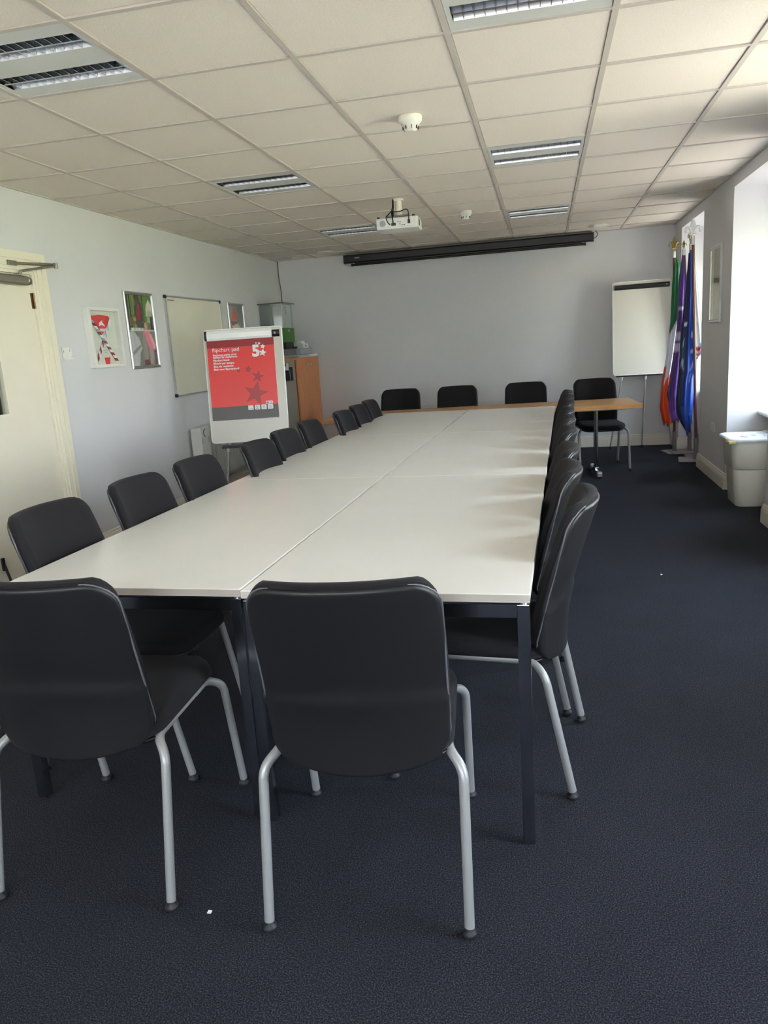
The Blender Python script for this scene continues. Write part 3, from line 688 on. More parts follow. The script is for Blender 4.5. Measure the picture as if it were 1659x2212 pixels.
def colB(u, v):                                                    # people working among green plants
    s = streak[int(u*40) % 64]; s2 = streak[int(u*23+v*5) % 64]
    c = (62+44*s, 80+60*s, 42+20*s) if v > .52 else (110+20*s2, 112+20*s2, 104+16*s2)
    if u < .16 and v > .5: c = (44, 56, 36)
    if v > .5 and .1 < u < .35 and s > .55: c = (130, 156, 84)
    if poly_in(u, v, [(.33, .56), (.52, .55), (.60, .66), (.58, .88), (.42, .92), (.30, .84), (.26, .66)]): c = (74, 62, 44)
    if poly_in(u, v, [(.38, .64), (.52, .64), (.52, .86), (.42, .88), (.37, .78)]): c = (142, 42, 46)
    if ell(u, v, .44, .93, .10, .05): c = (96, 66, 50)
    if ell(u, v, .42, .975, .10, .05): c = (46, 34, 28)
    if poly_in(u, v, [(.08, .56), (.28, .60), (.32, .68), (.26, .72), (.05, .66)]): c = (112, 92, 60)
    if ell(u, v, .27, .66, .06, .03): c = (196, 160, 126)
    if poly_in(u, v, [(.72, .70), (.95, .70), (.98, .86), (.88, .95), (.76, .86)]): c = (214, 210, 190)
    if poly_in(u, v, [(.74, .62), (.90, .60), (.94, .76), (.82, .80)]): c = (170, 176, 140)
    if .86 < u and .5 < v < .7: c = (46, 50, 52)
    if .40 < u < .62 and .50 < v < .60: c = (62, 46, 50)
    if poly_in(u, v, [(0, .0), (.26, .0), (.32, .18), (.42, .26), (.34, .40), (.16, .49), (0, .48)]): c = (176+20*s2, 182+14*s2, 184+12*s2)
    if poly_in(u, v, [(.05, .20), (.36, .30), (.40, .27), (.06, .15)]): c = (132, 136, 138)
    if poly_in(u, v, [(.50, .44), (.64, .54), (.78, .50), (.90, .38), (.98, .24), (.72, .22), (.62, .36)]): c = (228, 132, 144)
    if poly_in(u, v, [(.74, .46), (.84, .44), (.98, .28), (.90, .22)]): c = (236, 168, 178)
    if ell(u, v, .66, .57, .06, .05): c = (206, 160, 128)
    if poly_in(u, v, [(.46, .08), (.62, .07), (.64, .30), (.60, .44), (.50, .46), (.46, .28)]): c = (150, 140, 132)
    if poly_in(u, v, [(.68, .02), (.80, .01), (.94, .24), (.70, .24)]): c = (164, 148, 146)
    if .45 < u < .68 and v < .08: c = (104, 62, 62)
    if u > .86 and v < .22: c = (66+60*s, 54+40*s, 54+40*s)
    if .485 < v < .505 and u > .05: c = (206, 208, 200)
    if .515 < v < .545 and .05 < u < .62 and (int(u*60) % 3): c = (226, 226, 220)
    return c
snap_frame(5.690, 6.157, 1.317, 1.936, 'tall silver-framed photo poster of people in pink and grey clothes among green plants', colB, 48, 66)
def colC(u, v):
    c = (150, 150, 146)
    if u > .6: c = (126, 130, 130)
    if poly_in(u, v, [(.12, .62), (.62, .66), (.44, .96), (.36, .98)]): c = (206, 88, 70)
    if poly_in(u, v, [(.10, .60), (.64, .64), (.52, .56), (.18, .50)]): c = (128, 50, 46)
    if poly_in(u, v, [(.05, .0), (.98, .0), (.70, .50), (.50, .56), (.2, .5), (.1, .3)]): c = (206, 196, 170)
    if ell(u, v, .84, .12, .12, .12): c = (60, 56, 50)
    return c
snap_frame(7.755, 8.205, 1.44, 1.93, 'small silver-framed poster with a red pointed hat, left of the glass-topped box', colC, 24, 30)

# whiteboard on the left wall
wb = thing('whiteboard', 'landscape wall whiteboard with grey metal frame and black corners, behind the flipchart', 'whiteboard', (XL, 6.97, 1.04))
y0, y1, z0, z1 = 6.365, 7.56, 1.040, 1.935
wobj('board_surface', MB().box(XL+.001, XL+.014, y0+.01, y1-.01, z0+.01, z1-.01), 'board_cream', wb)
wobj('board_frame', frame_boxes(MB(), y0, y1, z0, z1, .016, XL+.001, XL+.02), 'aluminium', wb)
for a in (y0, y1):
    for b in (z0, z1):
        sy = 1 if a == y0 else -1; sz = 1 if b == z0 else -1
        wobj('corner_cap', MB().bbox(XL+.001, XL+.023, min(a-.002*sy, a+.028*sy), max(a-.002*sy, a+.028*sy), min(b-.002*sz, b+.028*sz), max(b-.002*sz, b+.028*sz), .004), 'black_plastic', wb)
wobj('maker_label', MB().box(XL+.014, XL+.0148, y0+.05, y0+.17, z1-.045, z1-.036), 'cable_brown', wb)

# white bracket plate by the door
sp_ = thing('wall_bracket_plate', 'small square white plastic bracket plate on the wall beside the door', 'wall plate', (XL, 4.845, 1.42))
wobj('plate', MB().bbox(XL+.001, XL+.008, 4.792, 4.898, 1.418, 1.506, .002), 'white_plastic', sp_)
for a, b in ((4.80, 1.497), (4.875, 1.497), (4.795, 1.43), (4.885, 1.43)): wobj('clip', MB().bbox(XL+.007, XL+.016, a, a+.012, b-.012, b+.008, .002), 'white_plastic', sp_)
wobj('notch', MB().box(XL+.0075, XL+.0085, 4.80, 4.806, 1.47, 1.485).box(XL+.0075, XL+.0085, 4.872, 4.878, 1.475, 1.49).box(XL+.0075, XL+.0085, 4.888, 4.892, 1.43, 1.445), 'mark_grey', sp_)

# storage heater / radiator on the left wall
ht = thing('wall_heater', 'ribbed white wall radiator with a round dial on its end panel, behind the flipchart', 'radiator', (XL, 7.2, .20))
hy0, hy1, hz0, hz1 = 6.54, 8.0, .17, .735
wobj('control_panel', MB().bbox(XL+.02, XL+.125, hy0, hy0+.19, hz0, hz1, .01), 'heater_panel', ht)
wobj('dial', MB().cyl((XL+.125, hy0+.085, hz1-.055), (XL+.135, hy0+.085, hz1-.055), .03, 20).cyl((XL+.135, hy0+.085, hz1-.055), (XL+.142, hy0+.085, hz1-.055), .016, 16), 'white_plastic', ht)
wobj('dial_ring', MB().lathe([(.031, 0), (.036, 0), (.036, .003), (.031, .003)], (XL+.1255, hy0+.085, hz1-.055), 20, 'X'), 'pad_grey', ht)
wobj('panel_slot', MB().box(XL+.1245, XL+.126, hy0+.02, hy0+.027, hz1-.15, hz1-.10).box(XL+.1245, XL+.126, hy0+.155, hy0+.162, hz1-.15, hz1-.10), 'black_plastic', ht)
wobj('body', MB().bbox(XL+.03, XL+.095, hy0+.20, hy1, hz0+.02, hz1-.01, .006), 'radiator_paint', ht)
for k in range(31): wobj('rib', MB().bbox(XL+.092, XL+.108, hy0+.225+k*.040, hy0+.243+k*.040, hz0+.05, hz1-.05, .003), 'radiator_paint', ht)
wobj('top_rail', MB().bbox(XL+.02, XL+.115, hy0+.195, hy1+.005, hz1-.03, hz1, .004), 'radiator_paint', ht)
wobj('wall_fixing', MB().box(XL, XL+.035, hy0+.3, hy0+.34, hz0+.1, hz1-.1).box(XL, XL+.035, hy1-.2, hy1-.16, hz0+.1, hz1-.1), 'radiator_paint', ht)

# radiator on the back wall
rd = thing('panel_radiator', 'white panel radiator with a slotted top on the back wall, behind the far chairs', 'radiator', (-.85, YB-.07, .12))
wobj('panel', MB().bbox(-1.62, -.06, YB-.10, YB-.085, .13, .59, .004).bbox(-1.62, -.06, YB-.045, YB-.03, .13, .59, .004), 'radiator_paint', rd)
for k in range(46): wobj('rib', MB().box(-1.60+k*.0335, -1.60+k*.0335+.014, YB-.106, YB-.099, .17, .55), 'radiator_paint', rd)
wobj('top_grille', MB().box(-1.62, -.06, YB-.105, YB-.098, .575, .62).box(-1.62, -.06, YB-.03, YB-.022, .575, .62).box(-1.62, -1.60, YB-.1, YB-.025, .575, .62).box(-.08, -.06, YB-.1, YB-.025, .575, .62), 'radiator_paint', rd)
for k in range(64): wobj('grille_bar', MB().box(-1.59+k*.0238, -1.582+k*.0238, YB-.099, YB-.03, .605, .618), 'radiator_paint', rd)
wobj('bracket', MB().box(-1.4, -1.36, YB-.03, YB-.001, .2, .5).box(-.3, -.26, YB-.03, YB-.001, .2, .5), 'radiator_paint', rd)
wobj('pipe', MB().cyl((-1.66, YB-.07, 0), (-1.66, YB-.07, .2), .008, 8).cyl((-1.66, YB-.07, .2), (-1.61, YB-.07, .2), .008, 8), 'radiator_paint', rd)

# ------------------------------------------------------------------ flipchart with the red pad
fc = thing('flipchart_stand', 'white flipchart stand carrying a red paper pad, behind the left chairs', 'flipchart', (-2.59, 6.43, 0), math.radians(11))
th = math.atan(.13/.975); BW, BH = .685, .985; zb = .625; yb = -.16
def bp(x, b, h): return (x, yb+b*math.sin(th)-h*math.cos(th), zb+b*math.cos(th)+h*math.sin(th))
def bmt(x, b, h): return bp(x-BW/2, b, h)
obj('board', MB().prism(rrect(0, BW, 0, BH, .03, 5), -.018, 0, bmt), 'board_white', fc)
ed = MB(); pl = rrect(0, BW, 0, BH, .03, 6)
obj('board_rim', ed.tube([bmt(x, y, -.006) for x, y in pl+[pl[0]]], .007, 8, caps=False), 'upvc', fc)
obj('header_clamp', MB().prism([(0, 0), (.0, .012), (.02, .026), (.06, .030), (.085, .02), (.09, 0)], .03, .600, lambda q, h, x: bmt(x, BH-.097+q, h)), 'upvc', fc)
obj('clamp_end', MB().prism([(0, 0), (.0, .010), (.02, .022), (.06, .024), (.08, .015), (.08, 0)], .008, .0295, lambda q, h, x: bmt(x, BH-.09+q, h)), 'black_plastic', fc)
obj('clamp_end', MB().prism([(0, 0), (.0, .010), (.02, .020), (.045, .020), (.06, .010), (.06, 0)], .602, .668, lambda q, h, x: bmt(x, BH-.09+q, h)), 'black_plastic', fc)
obj('clamp_knob', MB().prism(rrect(.622, .636, BH-.068, BH-.05, .004, 3), .02, .025, bmt), 'pale_grey', fc)
# pad
px0, px1, pz0, pz1 = .022, .615, .195, .893
pad_o = tag(obj('flipchart_pad', MB().prism([(px0, pz0), (px1, pz0), (px1, pz1), (px0, pz1)], .001, .012, bmt), 'paper'), 'red flipchart pad with white lettering and stars, clamped to the flipchart stand', 'paper pad')
pad_o.location = fc.location; pad_o.rotation_euler = fc.rotation_euler
PX = lambda x, y, h: bmt(px0+x, pz0+y, .012+h)
PWd, PHt = px1-px0, pz1-pz0
obj('cover', MB().prism([(.001, .118), (PWd-.001, .118), (PWd-.001, PHt-.001), (.001, PHt-.001)], 0, .0012, PX), 'red_print', pad_o, label='red printed cover of the pad')
obj('cover_band', MB().prism([(.001, .001), (PWd-.001, .001), (PWd-.001, .118), (.001, .118)], 0, .0012, PX), 'pad_grey', pad_o, label='dark grey band at the foot of the cover')
obj('cover_top', MB().prism([(.001, PHt-.065), (PWd-.001, PHt-.065), (PWd-.001, PHt-.002), (.001, PHt-.002)], .0012, .002, PX), 'red_dark', pad_o)
T1 = lambda ox, oy: (lambda x, y, h: PX(ox+x, oy+y, .0021+h))
obj('lettering', text_mesh('flipchart pad', .048, 'paper', T1(.045, PHt-.100)), None, pad_o)
for k, s_ in enumerate(['Recharge papier pour', 'tableau de conference', 'Flipchart block', 'Blocchi per lavagna', 'Bloc de reuniones', 'Blok voor flipoverbord']):
    obj('lettering', text_mesh(s_, .0240, 'paper', T1(.048, PHt-[.135, .155, .181, .207, .233, .259][k]), offset=.0006), None, pad_o)
# 5-star emblem
obj('emblem_figure', text_mesh('5', .135, 'paper', T1(.395, PHt-.155), offset=.006), None, pad_o)
for cx, cy, r_ in ((.488, PHt-.130, .036), (.492, PHt-.076, .023), (.463, PHt-.048, .013), (.436, PHt-.044, .009)): obj('emblem_star', MB().prism(star(cx, cy, r_, .2, .45), .0022, .0046, PX), 'paper', pad_o)
for cx, cy, r_, m_ in ((.400, .220, .112, 'red_star'), (.430, .365, .058, 'red_star'), (.350, .432, .034, 'red_star'), (.265, .424, .019, 'red_star')):
    obj('cover_star', MB().prism(star(cx, cy, r_, .25, .42), .0012, .0019, PX), m_, pad_o)
for k, tx in enumerate(['', '70', '40', 'A1']):
    bx = .325+k*.058
    o_ = obj('spec_box', MB().prism(rrect(bx, bx+.046, .078, .118, .004, 3), .0013, .0022, PX), 'paper', pad_o)
    if tx: obj('lettering', text_mesh(tx, .022, 'mark_grey', T1(bx+.010, .095)), None, o_)
    obj('underline', MB().prism([(bx+.010, .086), (bx+.036, .086), (bx+.036, .089), (bx+.010, .089)], .0023, .003, PX), 'mark_grey', o_)
o_ = obj('spec_box', MB().prism([(.485, .124), (.545, .124), (.545, .148), (.485, .148)], .0013, .0022, PX), 'paper', pad_o)
obj('swatch', MB().prism([(.491, .129), (.510, .129), (.510, .142), (.491, .142)], .0023, .003, PX), 'mark_grey', o_); obj('swatch', MB().prism([(.517, .129), (.537, .129), (.537, .142), (.517, .142)], .0023, .003, PX), 'pink_print', o_)
# tray and legs
obj('pen_tray', MB().bbox(-.25, .27, yb-.06, yb+.02, zb-.045, zb-.022, .004), 'black_plastic', fc)
obj('hub', MB().bbox(-.05, .07, yb+.02, yb+.14, zb-.12, zb-.01, .008).cyl((0.01, yb+.07, zb-.02), (.01, yb+.30, zb+.55), .014, 10), 'black_plastic', fc)
for p, q in (((-.20, yb-.0, zb-.035), (-.235, yb-.20, .012)), ((.20, yb+.0, zb-.035), (.30, yb-.20, .012)), ((.01, yb+.12, zb-.06), (.02, yb+.62, .012))):
    l = obj('leg', MB().cyl(p, q, .009, 10), 'silver_paint', fc)
    P_, Q_ = Vector(p), Vector(q); d_ = (Q_-P_).normalized()
    obj('leg_collar', MB().cyl(P_+d_*.01, P_+d_*.05, .014, 10), 'white_plastic', l)
    obj('rubber_foot', MB().cyl(Q_-d_*.02, (q[0], q[1], 0), .012, 10), 'rubber', l)

# ------------------------------------------------------------------ blank flipchart by the flags
f2 = thing('flipchart_stand', 'blank white flipchart stand with a black clamp bar, standing in the far right corner', 'flipchart', (1.085, 9.22, 0), 0)
th2 = math.atan(.13/1.03); zb2, yb2, W2, H2 = .865, -.06, .63, 1.04
def b2(x, b, h): return (x-W2/2, yb2+b*math.sin(th2)-h*math.cos(th2), zb2+b*math.cos(th2)+h*math.sin(th2))
obj('board', MB().prism(rrect(0, W2, 0, H2, .03, 5), -.02, 0, b2), 'board_white', f2)
pl = rrect(0, W2, 0, H2, .03, 6)
obj('board_rim', MB().tube([b2(x, y, -.006) for x, y in pl+[pl[0]]], .007, 8, caps=False), 'upvc', f2)
obj('clamp_bar', MB().prism([(0, 0), (.0, .012), (.02, .022), (.04, .022), (.055, .008), (.055, 0)], .02, .615, lambda q, h, x: b2(x, H2-.085+q, h)), 'black_plastic', f2)
obj('clamp_knob', MB().prism(rrect(.575, .589, H2-.066, H2-.05, .005, 3), .02, .026, b2), 'pale_grey', f2)
obj('pen_tray', MB().bbox(-W2/2+.03, W2/2-.03, yb2-.01, yb2+.03, zb2-.02, zb2-.004, .003), 'black_plastic', f2)
for p, q in (((-.22, yb2+.01, zb2-.015), (-.345, yb2+.09, .012)), ((.04, yb2+.03, zb2-.015), (.02, yb2+.15, .012)), ((.23, yb2+.01, zb2-.015), (.335, yb2+.02, .012))):
    l = obj('leg', MB().cyl(p, q, .0075, 10), 'silver_paint', f2); P_, Q_ = Vector(p), Vector(q); d_ = (Q_-P_).normalized()
    obj('leg_collar', MB().cyl(P_, P_+d_*.045, .015, 10, .012), 'white_plastic', l)
    obj('rubber_foot', MB().cyl(Q_-d_*.02, (q[0], q[1], 0), .010, 10), 'rubber', l)

# ------------------------------------------------------------------ cabinet in the left corner and what stands on it
cx0, cx1, cy0, cy1, cz = XL+.005, -2.835, 8.60, 9.475, 1.30
cb_ = thing('storage_cabinet', 'orange wood-effect two-door cabinet with grey end panel in the left corner', 'cabinet', ((cx0+cx1)/2, (cy0+cy1)/2, 0))
wobj('carcass', MB().box(cx0, cx1-.02, cy0+.004, cy1, .05, cz-.022), 'cherry', cb_)
wobj('top_panel', MB().bbox(cx0, cx1, cy0, cy1, cz-.022, cz, .002), 'cherry', cb_)
wobj('end_panel', MB().box(cx0+.002, cx1-.03, cy0-.0, cy0+.003, .055, cz-.03), 'grey_laminate', cb_)
wobj('end_post', MB().box(cx1-.03, cx1-.018, cy0-.002, cy0+.02, .05, cz-.022), 'cherry_dark', cb_)
wobj('plinth', MB().box(cx0, cx1-.03, cy0+.01, cy1, 0, .05), 'cherry_dark', cb_)
ym = (cy0+cy1)/2
for a, b, hy in ((cy0+.003, ym-.0015, ym-.06), (ym+.0015, cy1-.003, ym+.06)):
    d = wobj('door', MB().bbox(cx1-.018, cx1, a, b, .055, cz-.025, .0015), 'cherry', cb_)
    h = obj('handle', MB().bbox(cx1+.0, cx1+.022, hy-.022, hy+.022, 1.20, 1.222, .004), 'aluminium', None); chd(h, cb_)
    h.parent = d; h.matrix_parent_inverse = Matrix.Identity(4)
hold = thing('file_holder', 'black wall pocket hanging on the grey end of the orange cabinet', 'file holder', (-2.98, cy0-.03, 1.05))
wobj('pocket', MB().bbox(-3.15, -2.895, cy0-.045, cy0-.002, 1.045, 1.20, .006), 'black_plastic', hold)
wobj('slot_line', MB().box(-2.918, -2.914, cy0-.0465, cy0-.044, 1.05, 1.17), 'pale_grey', hold)
rem = thing('tag_clip', 'small white clip tag on the black pocket at the cabinet end', 'clip', (-2.955, cy0-.055, 1.17))
wobj('tag', MB().bbox(-2.985, -2.925, cy0-.056, cy0-.0465, 1.165, 1.245, .003), 'white_plastic', rem)
wobj('clip_jaw', MB().bbox(-2.985, -2.955, cy0-.062, cy0-.05, 1.215, 1.24, .003), 'black_plastic', rem)
# papers, box file, tissue
pp = thing('paper_stack', 'untidy stack of white papers and folded plans on the orange cabinet', 'papers', (-2.98, 9.0, cz))
for k, (a, b, c, d, r_) in enumerate(((-3.22, -2.83, 8.66, 9.40, 1), (-3.20, -2.815, 8.80, 9.42, -3), (-3.2, -2.84, 8.64, 9.35, 2), (-3.22, -2.82, 8.75, 9.38, -1))):
    wobj('sheet', MB().bbox(a, b, c, d, cz+.001+k*.0075, cz+.007+k*.0075, .002, Matrix.Translation((-3.0, 9, 0)) @ Matrix.Rotation(math.radians(r_), 4, 'Z') @ Matrix.Translation((3.0, -9, 0))), 'paper' if k != 2 else 'table_edge', pp)
fold = MB().tube(smooth_path([(-3.10, 8.605, cz+.012), (-3.13, 8.60, cz+.022), (-3.08, 8.60, cz+.034), (-2.86, 8.61, cz+.028)]), .003, 6)
wobj('folded_edge', fold, 'table_edge', pp)
sheet = MB(); vs = []; n_ = 8
for i in range(n_+1):
    t = i/n_; x = -2.95+.135*min(t*1.4, 1)+.006*max(0, t-.7); z = cz+.034-.05*max(0, t-.6)**1.2*1.4
    for y in (9.05, 9.40): vs.append((x, y, z))
sheet.add(vs, [(2*i, 2*i+1, 2*i+3, 2*i+2) for i in range(n_)], True)
wobj('loose_sheet', sheet, 'paper', pp)
gb = thing('box_file', 'grey box file lying on the papers, its window side coloured paler as lit', 'box', (-2.98, 9.03, cz+.035))
wobj('box', MB().bbox(-3.12, -2.865, 8.72, 9.33, cz+.036, cz+.108, .003), 'grey_box', gb)
wobj('lit_side', MB().box(-2.866, -2.8635, 8.86, 9.30, cz+.042, cz+.102), 'pale_grey', gb)  # pale sheet paints the lit tone of the box's window-facing side
bk = thing('cardboard_box', 'low black box beneath the green crate on the grey box file', 'box', (-3.06, 8.86, cz+.108))
wobj('box', MB().bbox(-3.20, -2.985, 8.70, 9.00, cz+.109, cz+.19, .003), 'black_box', bk)
wobj('lid', MB().bbox(-3.205, -2.975, 8.95, 9.10, cz+.109, cz+.135, .003), 'black_plastic', bk)
gr = thing('green_box', 'bright green box stacked under the clear acrylic box', 'box', (-3.1, 8.85, cz+.19))
wobj('box', MB().bbox(-3.262, -2.975, 8.66, 9.03, cz+.191, cz+.352, .003), 'green_box', gr)
wobj('sticker', MB().box(-2.976, -2.9735, 8.80, 8.86, cz+.31, cz+.335), 'table_edge', gr)
wobj('hand_slot', MB().box(-2.976, -2.9735, 8.93, 8.945, cz+.31, cz+.342), 'black_plastic', gr)
ac = thing('acrylic_box', 'clear acrylic ballot box with a dark green glass lid, topmost on the cabinet', 'box', (-3.12, 8.85, cz+.352))
ax0, ax1, ay0, ay1, az0, az1 = -3.265, -2.985, 8.66, 9.04, cz+.353, cz+.63
wobj('clear_walls', MB().box(ax0, ax1, ay0, ay0+.004, az0, az1).box(ax0, ax1, ay1-.004, ay1, az0, az1).box(ax0, ax0+.004, ay0+.004, ay1-.004, az0, az1).box(ax1-.004, ax1, ay0+.004, ay1-.004, az0, az1).box(ax0+.004, ax1-.004, ay0+.004, ay1-.004, az0, az0+.004), 'acrylic', ac)
wobj('corner_edge', MB().cyl((ax1-.002, ay0+.002, az0), (ax1-.002, ay0+.002, az1), .0045, 8).cyl((ax1-.06, ay1-.003, az0), (ax1-.06, ay1-.003, az1), .003, 8), 'board_white', ac)
wobj('lid', MB().bbox(ax0-.005, ax1+.03, ay0-.03, ay1+.03, az1, az1+.014, .003), 'glass_green', ac)
wobj('lid_edge', MB().box(ax0-.005, ax1+.031, ay0-.031, ay0-.029, az1+.001, az1+.013).box(ax1+.029, ax1+.0315, ay0-.03, ay1+.03, az1+.001, az1+.013), 'pad_grey', ac)
wobj('inside_paper', MB().box(ax1-.010, ax1-.006, ay0+.03, ay1-.05, az0+.005, az1-.01), 'paper', ac)
wobj('paper_mark', MB().box(ax1-.0059, ax1-.005, ay0+.13, ay0+.155, az1-.085, az1-.03).box(ax1-.0059, ax1-.005, ay0+.15, ay0+.175, az1-.12, az1-.085), 'black_plastic', ac)
ts = thing('tissue_box', 'open white tissue box on the grey box file', 'box', (-2.96, 9.25, cz+.108))
wobj('carton', MB().bbox(-3.02, -2.90, 9.10, 9.31, cz+.109, cz+.165, .004), 'white_plastic', ts)
wobj('tissue', MB().prism([(9.12, 0), (9.30, 0), (9.28, .03), (9.20, .045), (9.14, .03)], -2.985, -2.935, lambda y, z, x: (x, y, cz+.164+z*.8)), 'paper', ts)
wobj('opening', MB().prism([(9.16, .02), (9.25, .02), (9.205, .045)], -2.9005, -2.899, lambda y, z, x: (x, y, cz+.109+z)), 'mark_grey', ts)
cbl = obj('corner_cable', MB().tube(smooth_path([(XL+.012, YB-.012, ZC), (XL+.012, YB-.010, 2.3), (XL+.028, YB-.012, 2.1), (XL+.022, YB-.012, 1.95), (XL+.02, YB-.012, 1.31)]), .006, 6), 'cable_brown')
tag(cbl, 'thin brown cable running down the left back corner from the ceiling', 'cable')

# ------------------------------------------------------------------ right wall: poster, switch, bin
def colD(u, v):
    c = (150, 132, 96)
    if u < .30: c = (176, 178, 130)
    if u > .72: c = (128, 140, 84)
    if .32 < u < .52: c = (92, 62, 50)
    if .3 < u and .52 < v < .60: c = (92, 66, 44)
    if v < .14 and .3 < u < .8: c = (62, 48, 38)
    return c
snap_frame(7.06, 7.515, 1.383, 2.030, 'narrow-looking silver-framed poster on the pier right of the flags', colD, 24, 40, 'R')
sw = thing('socket_plate', 'small white socket plate low on the pier beside the flags', 'socket', (XR, 7.23, .43))
wobj('plate', MB().bbox(XR-.009, XR-.0005, 7.158, 7.302, .428, .508, .003), 'white_plastic', sw)
wobj('rocker', MB().bbox(XR-.013, XR-.008, 7.20, 7.215, .485, .50, .001).bbox(XR-.013, XR-.008, 7.245, 7.26, .485, .50, .001), 'white_plastic', sw)

bn = thing('storage_bin', 'large cream plastic bin with white lid in the near window bay', 'bin', (1.55, 6.20, 0))
def loft(rings, r):
    vs = []; k = None
    for (a, b, c, d, z, rad) in rings:
        p = rrect(a, b, c, d, rad, 6); k = len(p); vs += [(x, y, z) for x, y in p]
    n = len(rings)
    fs = [(i*k+j, i*k+(j+1) % k, (i+1)*k+(j+1) % k, (i+1)*k+j) for i in range(n-1) for j in range(k)]
    m = MB().add(vs, fs, True); m.add(vs[:k], [tuple(range(k))]); m.add(vs[-k:], [tuple(range(k))]); return m
bx = (1.345, 1.775, 5.985, 6.375)
lower = loft([(bx[0]+.065, bx[1]-.02, bx[2]+.05, bx[3]-.05, 0, .05), (bx[0]+.055, bx[1]-.015, bx[2]+.042, bx[3]-.042, .01, .055), (bx[0]+.035, bx[1]-.01, bx[2]+.026, bx[3]-.026, .285, .06)], 0)
upper = loft([(bx[0]+.030, bx[1]-.008, bx[2]+.022, bx[3]-.022, .287, .06), (bx[0]+.024, bx[1]-.006, bx[2]+.016, bx[3]-.016, .292, .062), (bx[0]+.008, bx[1]-.002, bx[2]+.004, bx[3]-.004, .505, .065)], 0)
wobj('lower_body', lower, 'bin_plastic', bn); wobj('upper_body', upper, 'bin_plastic', bn)
lid = loft([(bx[0]-.012, bx[1]+.008, bx[2]-.012, bx[3]+.012, .500, .07), (bx[0]-.016, bx[1]+.010, bx[2]-.016, bx[3]+.016, .505, .072), (bx[0]-.016, bx[1]+.010, bx[2]-.016, bx[3]+.016, .518, .072), (bx[0]-.008, bx[1]+.004, bx[2]-.008, bx[3]+.008, .527, .07), (bx[0]+.015, bx[1]-.015, bx[2]+.015, bx[3]-.015, .522, .06)], 0)
ld = wobj('lid', lid, 'bin_lid', bn)
em = MB()
for c_, s_ in (((1.50, 6.15), 1), ((1.60, 6.22), -1)):
    pts = [(c_[0]+.055*math.cos(a)*(1+.2*k), c_[1]+.05*math.sin(a), .524) for k, a in enumerate([i*.5 for i in range(10)]) ]
    pts = [(c_[0]+.05*math.cos(i*.55)*(1 if s_ > 0 else -1), c_[1]+.06*math.sin(i*.55), .524) for i in range(9)]
    em.tube(pts, .006, 6)
wobj('lid_emboss', em, 'bin_lid', bn)
wobj('lid_flap', MB().bbox(1.66, 1.775, 6.0, 6.37, .522, .535, .004), 'bin_plastic', bn)
wobj('corner_tape', MB().bbox(bx[0]-.022, bx[0]+.03, bx[2]-.02, bx[2]+.03, .492, .512, .006).bbox(bx[0]-.024, bx[0]+.0, bx[2]+.05, bx[2]+.12, .497, .522, .005), 'tape', bn)

# ------------------------------------------------------------------ flags on poles
def fleur(t, base, s, m, ang=0.0):
    """fleur-de-lis finial: pointed centre petal, two curled side petals and a band"""
    mb = MB(); ca, sa = math.cos(ang), math.sin(ang)
    def F(x, y, h): return (base[0]+x*s*ca-h*s*sa, base[1]+x*s*sa+h*s*ca, base[2]+y*s)
    pet = [(0, .118), (.012, .095), (.020, .065), (.014, .036), (.008, .012), (-.008, .012), (-.014, .036), (-.020, .065), (-.012, .095)]
    mb.prism(pet, -.004, .004, F)
    for q in (-1, 1):
        c = smooth_path([(q*.006, .02, 0), (q*.016, .05, 0), (q*.034, .062, 0), (q*.046, .045, 0), (q*.042, .028, 0)], 5)
        mb.tube([F(p.x, p.y, 0) for p in c], .0055*s, 8, radii=[.0095*s-.0045*s*i/len(c) for i in range(len(c))])
    for q in (-1, 1): mb.tube([F(q*.004, .014, 0), F(q*.014, .0, 0), F(q*.012, -.012, 0)], .0035*s, 6)
    mb.tube([F(-.022, .016, 0), F(.022, .016, 0)], .006*s, 8); mb.cyl(F(0, -.02, 0), F(0, .015, 0), .006*s, 8)
    return obj('finial', mb, m, t)
def flag_pole(label, base, top, fin_m, fin_s, plate, ang=0.0, fin_rot=0.0):
    t = thing('flag_pole', label, 'flag pole', (base[0], base[1], 0), 0, 'flag poles in the far window bay')
    d = Vector(top)-Vector(base)
    obj('pole', MB().cyl((0, 0, .03), tuple(d), .0135, 14), 'pole_wood', t)
    u = d.normalized()
    obj('ferrule', MB().cyl(d-u*.05, d+u*.01, .0165, 14), 'aluminium', t)
    fleur(t, tuple(d+u*.025), fin_s, fin_m, fin_rot)
    obj('socket_tube', MB().cyl(u*.012, u*.24, .022, 16), 'tube_grey', t)
    a, b, z = plate
    obj('base_plate', MB().bbox(-a, b, -.16, .16, z, z+.008, .002, Matrix.Rotation(math.radians(ang), 4, 'Z')), 'plate_grey', t)
    return t
GPB, GPT = (1.40, 8.86, 0.0), (1.325, 8.62, 2.115)
PPB, PPT = (1.58, 8.50, 0), (1.400, 8.50, 2.12)
BPB, BPT = (1.548, 8.80, 0), (1.452, 8.42, 2.16)
WPB, WPT = (1.515, 8.24, 0), (1.438, 8.24, 2.19)
flag_pole('dark wooden flag pole with a gold fleur-de-lis, leftmost, carrying the green, white and orange flag', GPB, GPT, 'gold', 1.15, (.11, .06, .001), 8, .3)
flag_pole('dark wooden flag pole standing farthest into the window bay, under the purple flag', PPB, PPT, 'gold', .6, (.12, .12, .001), 0, .2)
flag_pole('dark wooden flag pole with a gold fleur-de-lis, carrying the blue flag', BPB, BPT, 'gold', 1.15, (.19, .15, .010), 3, .9)
flag_pole('brown flag pole with a white fleur-de-lis, rightmost and nearest the pier', WPB, WPT, 'upvc', 1.5, (.17, .20, .010), -8, 0.0)

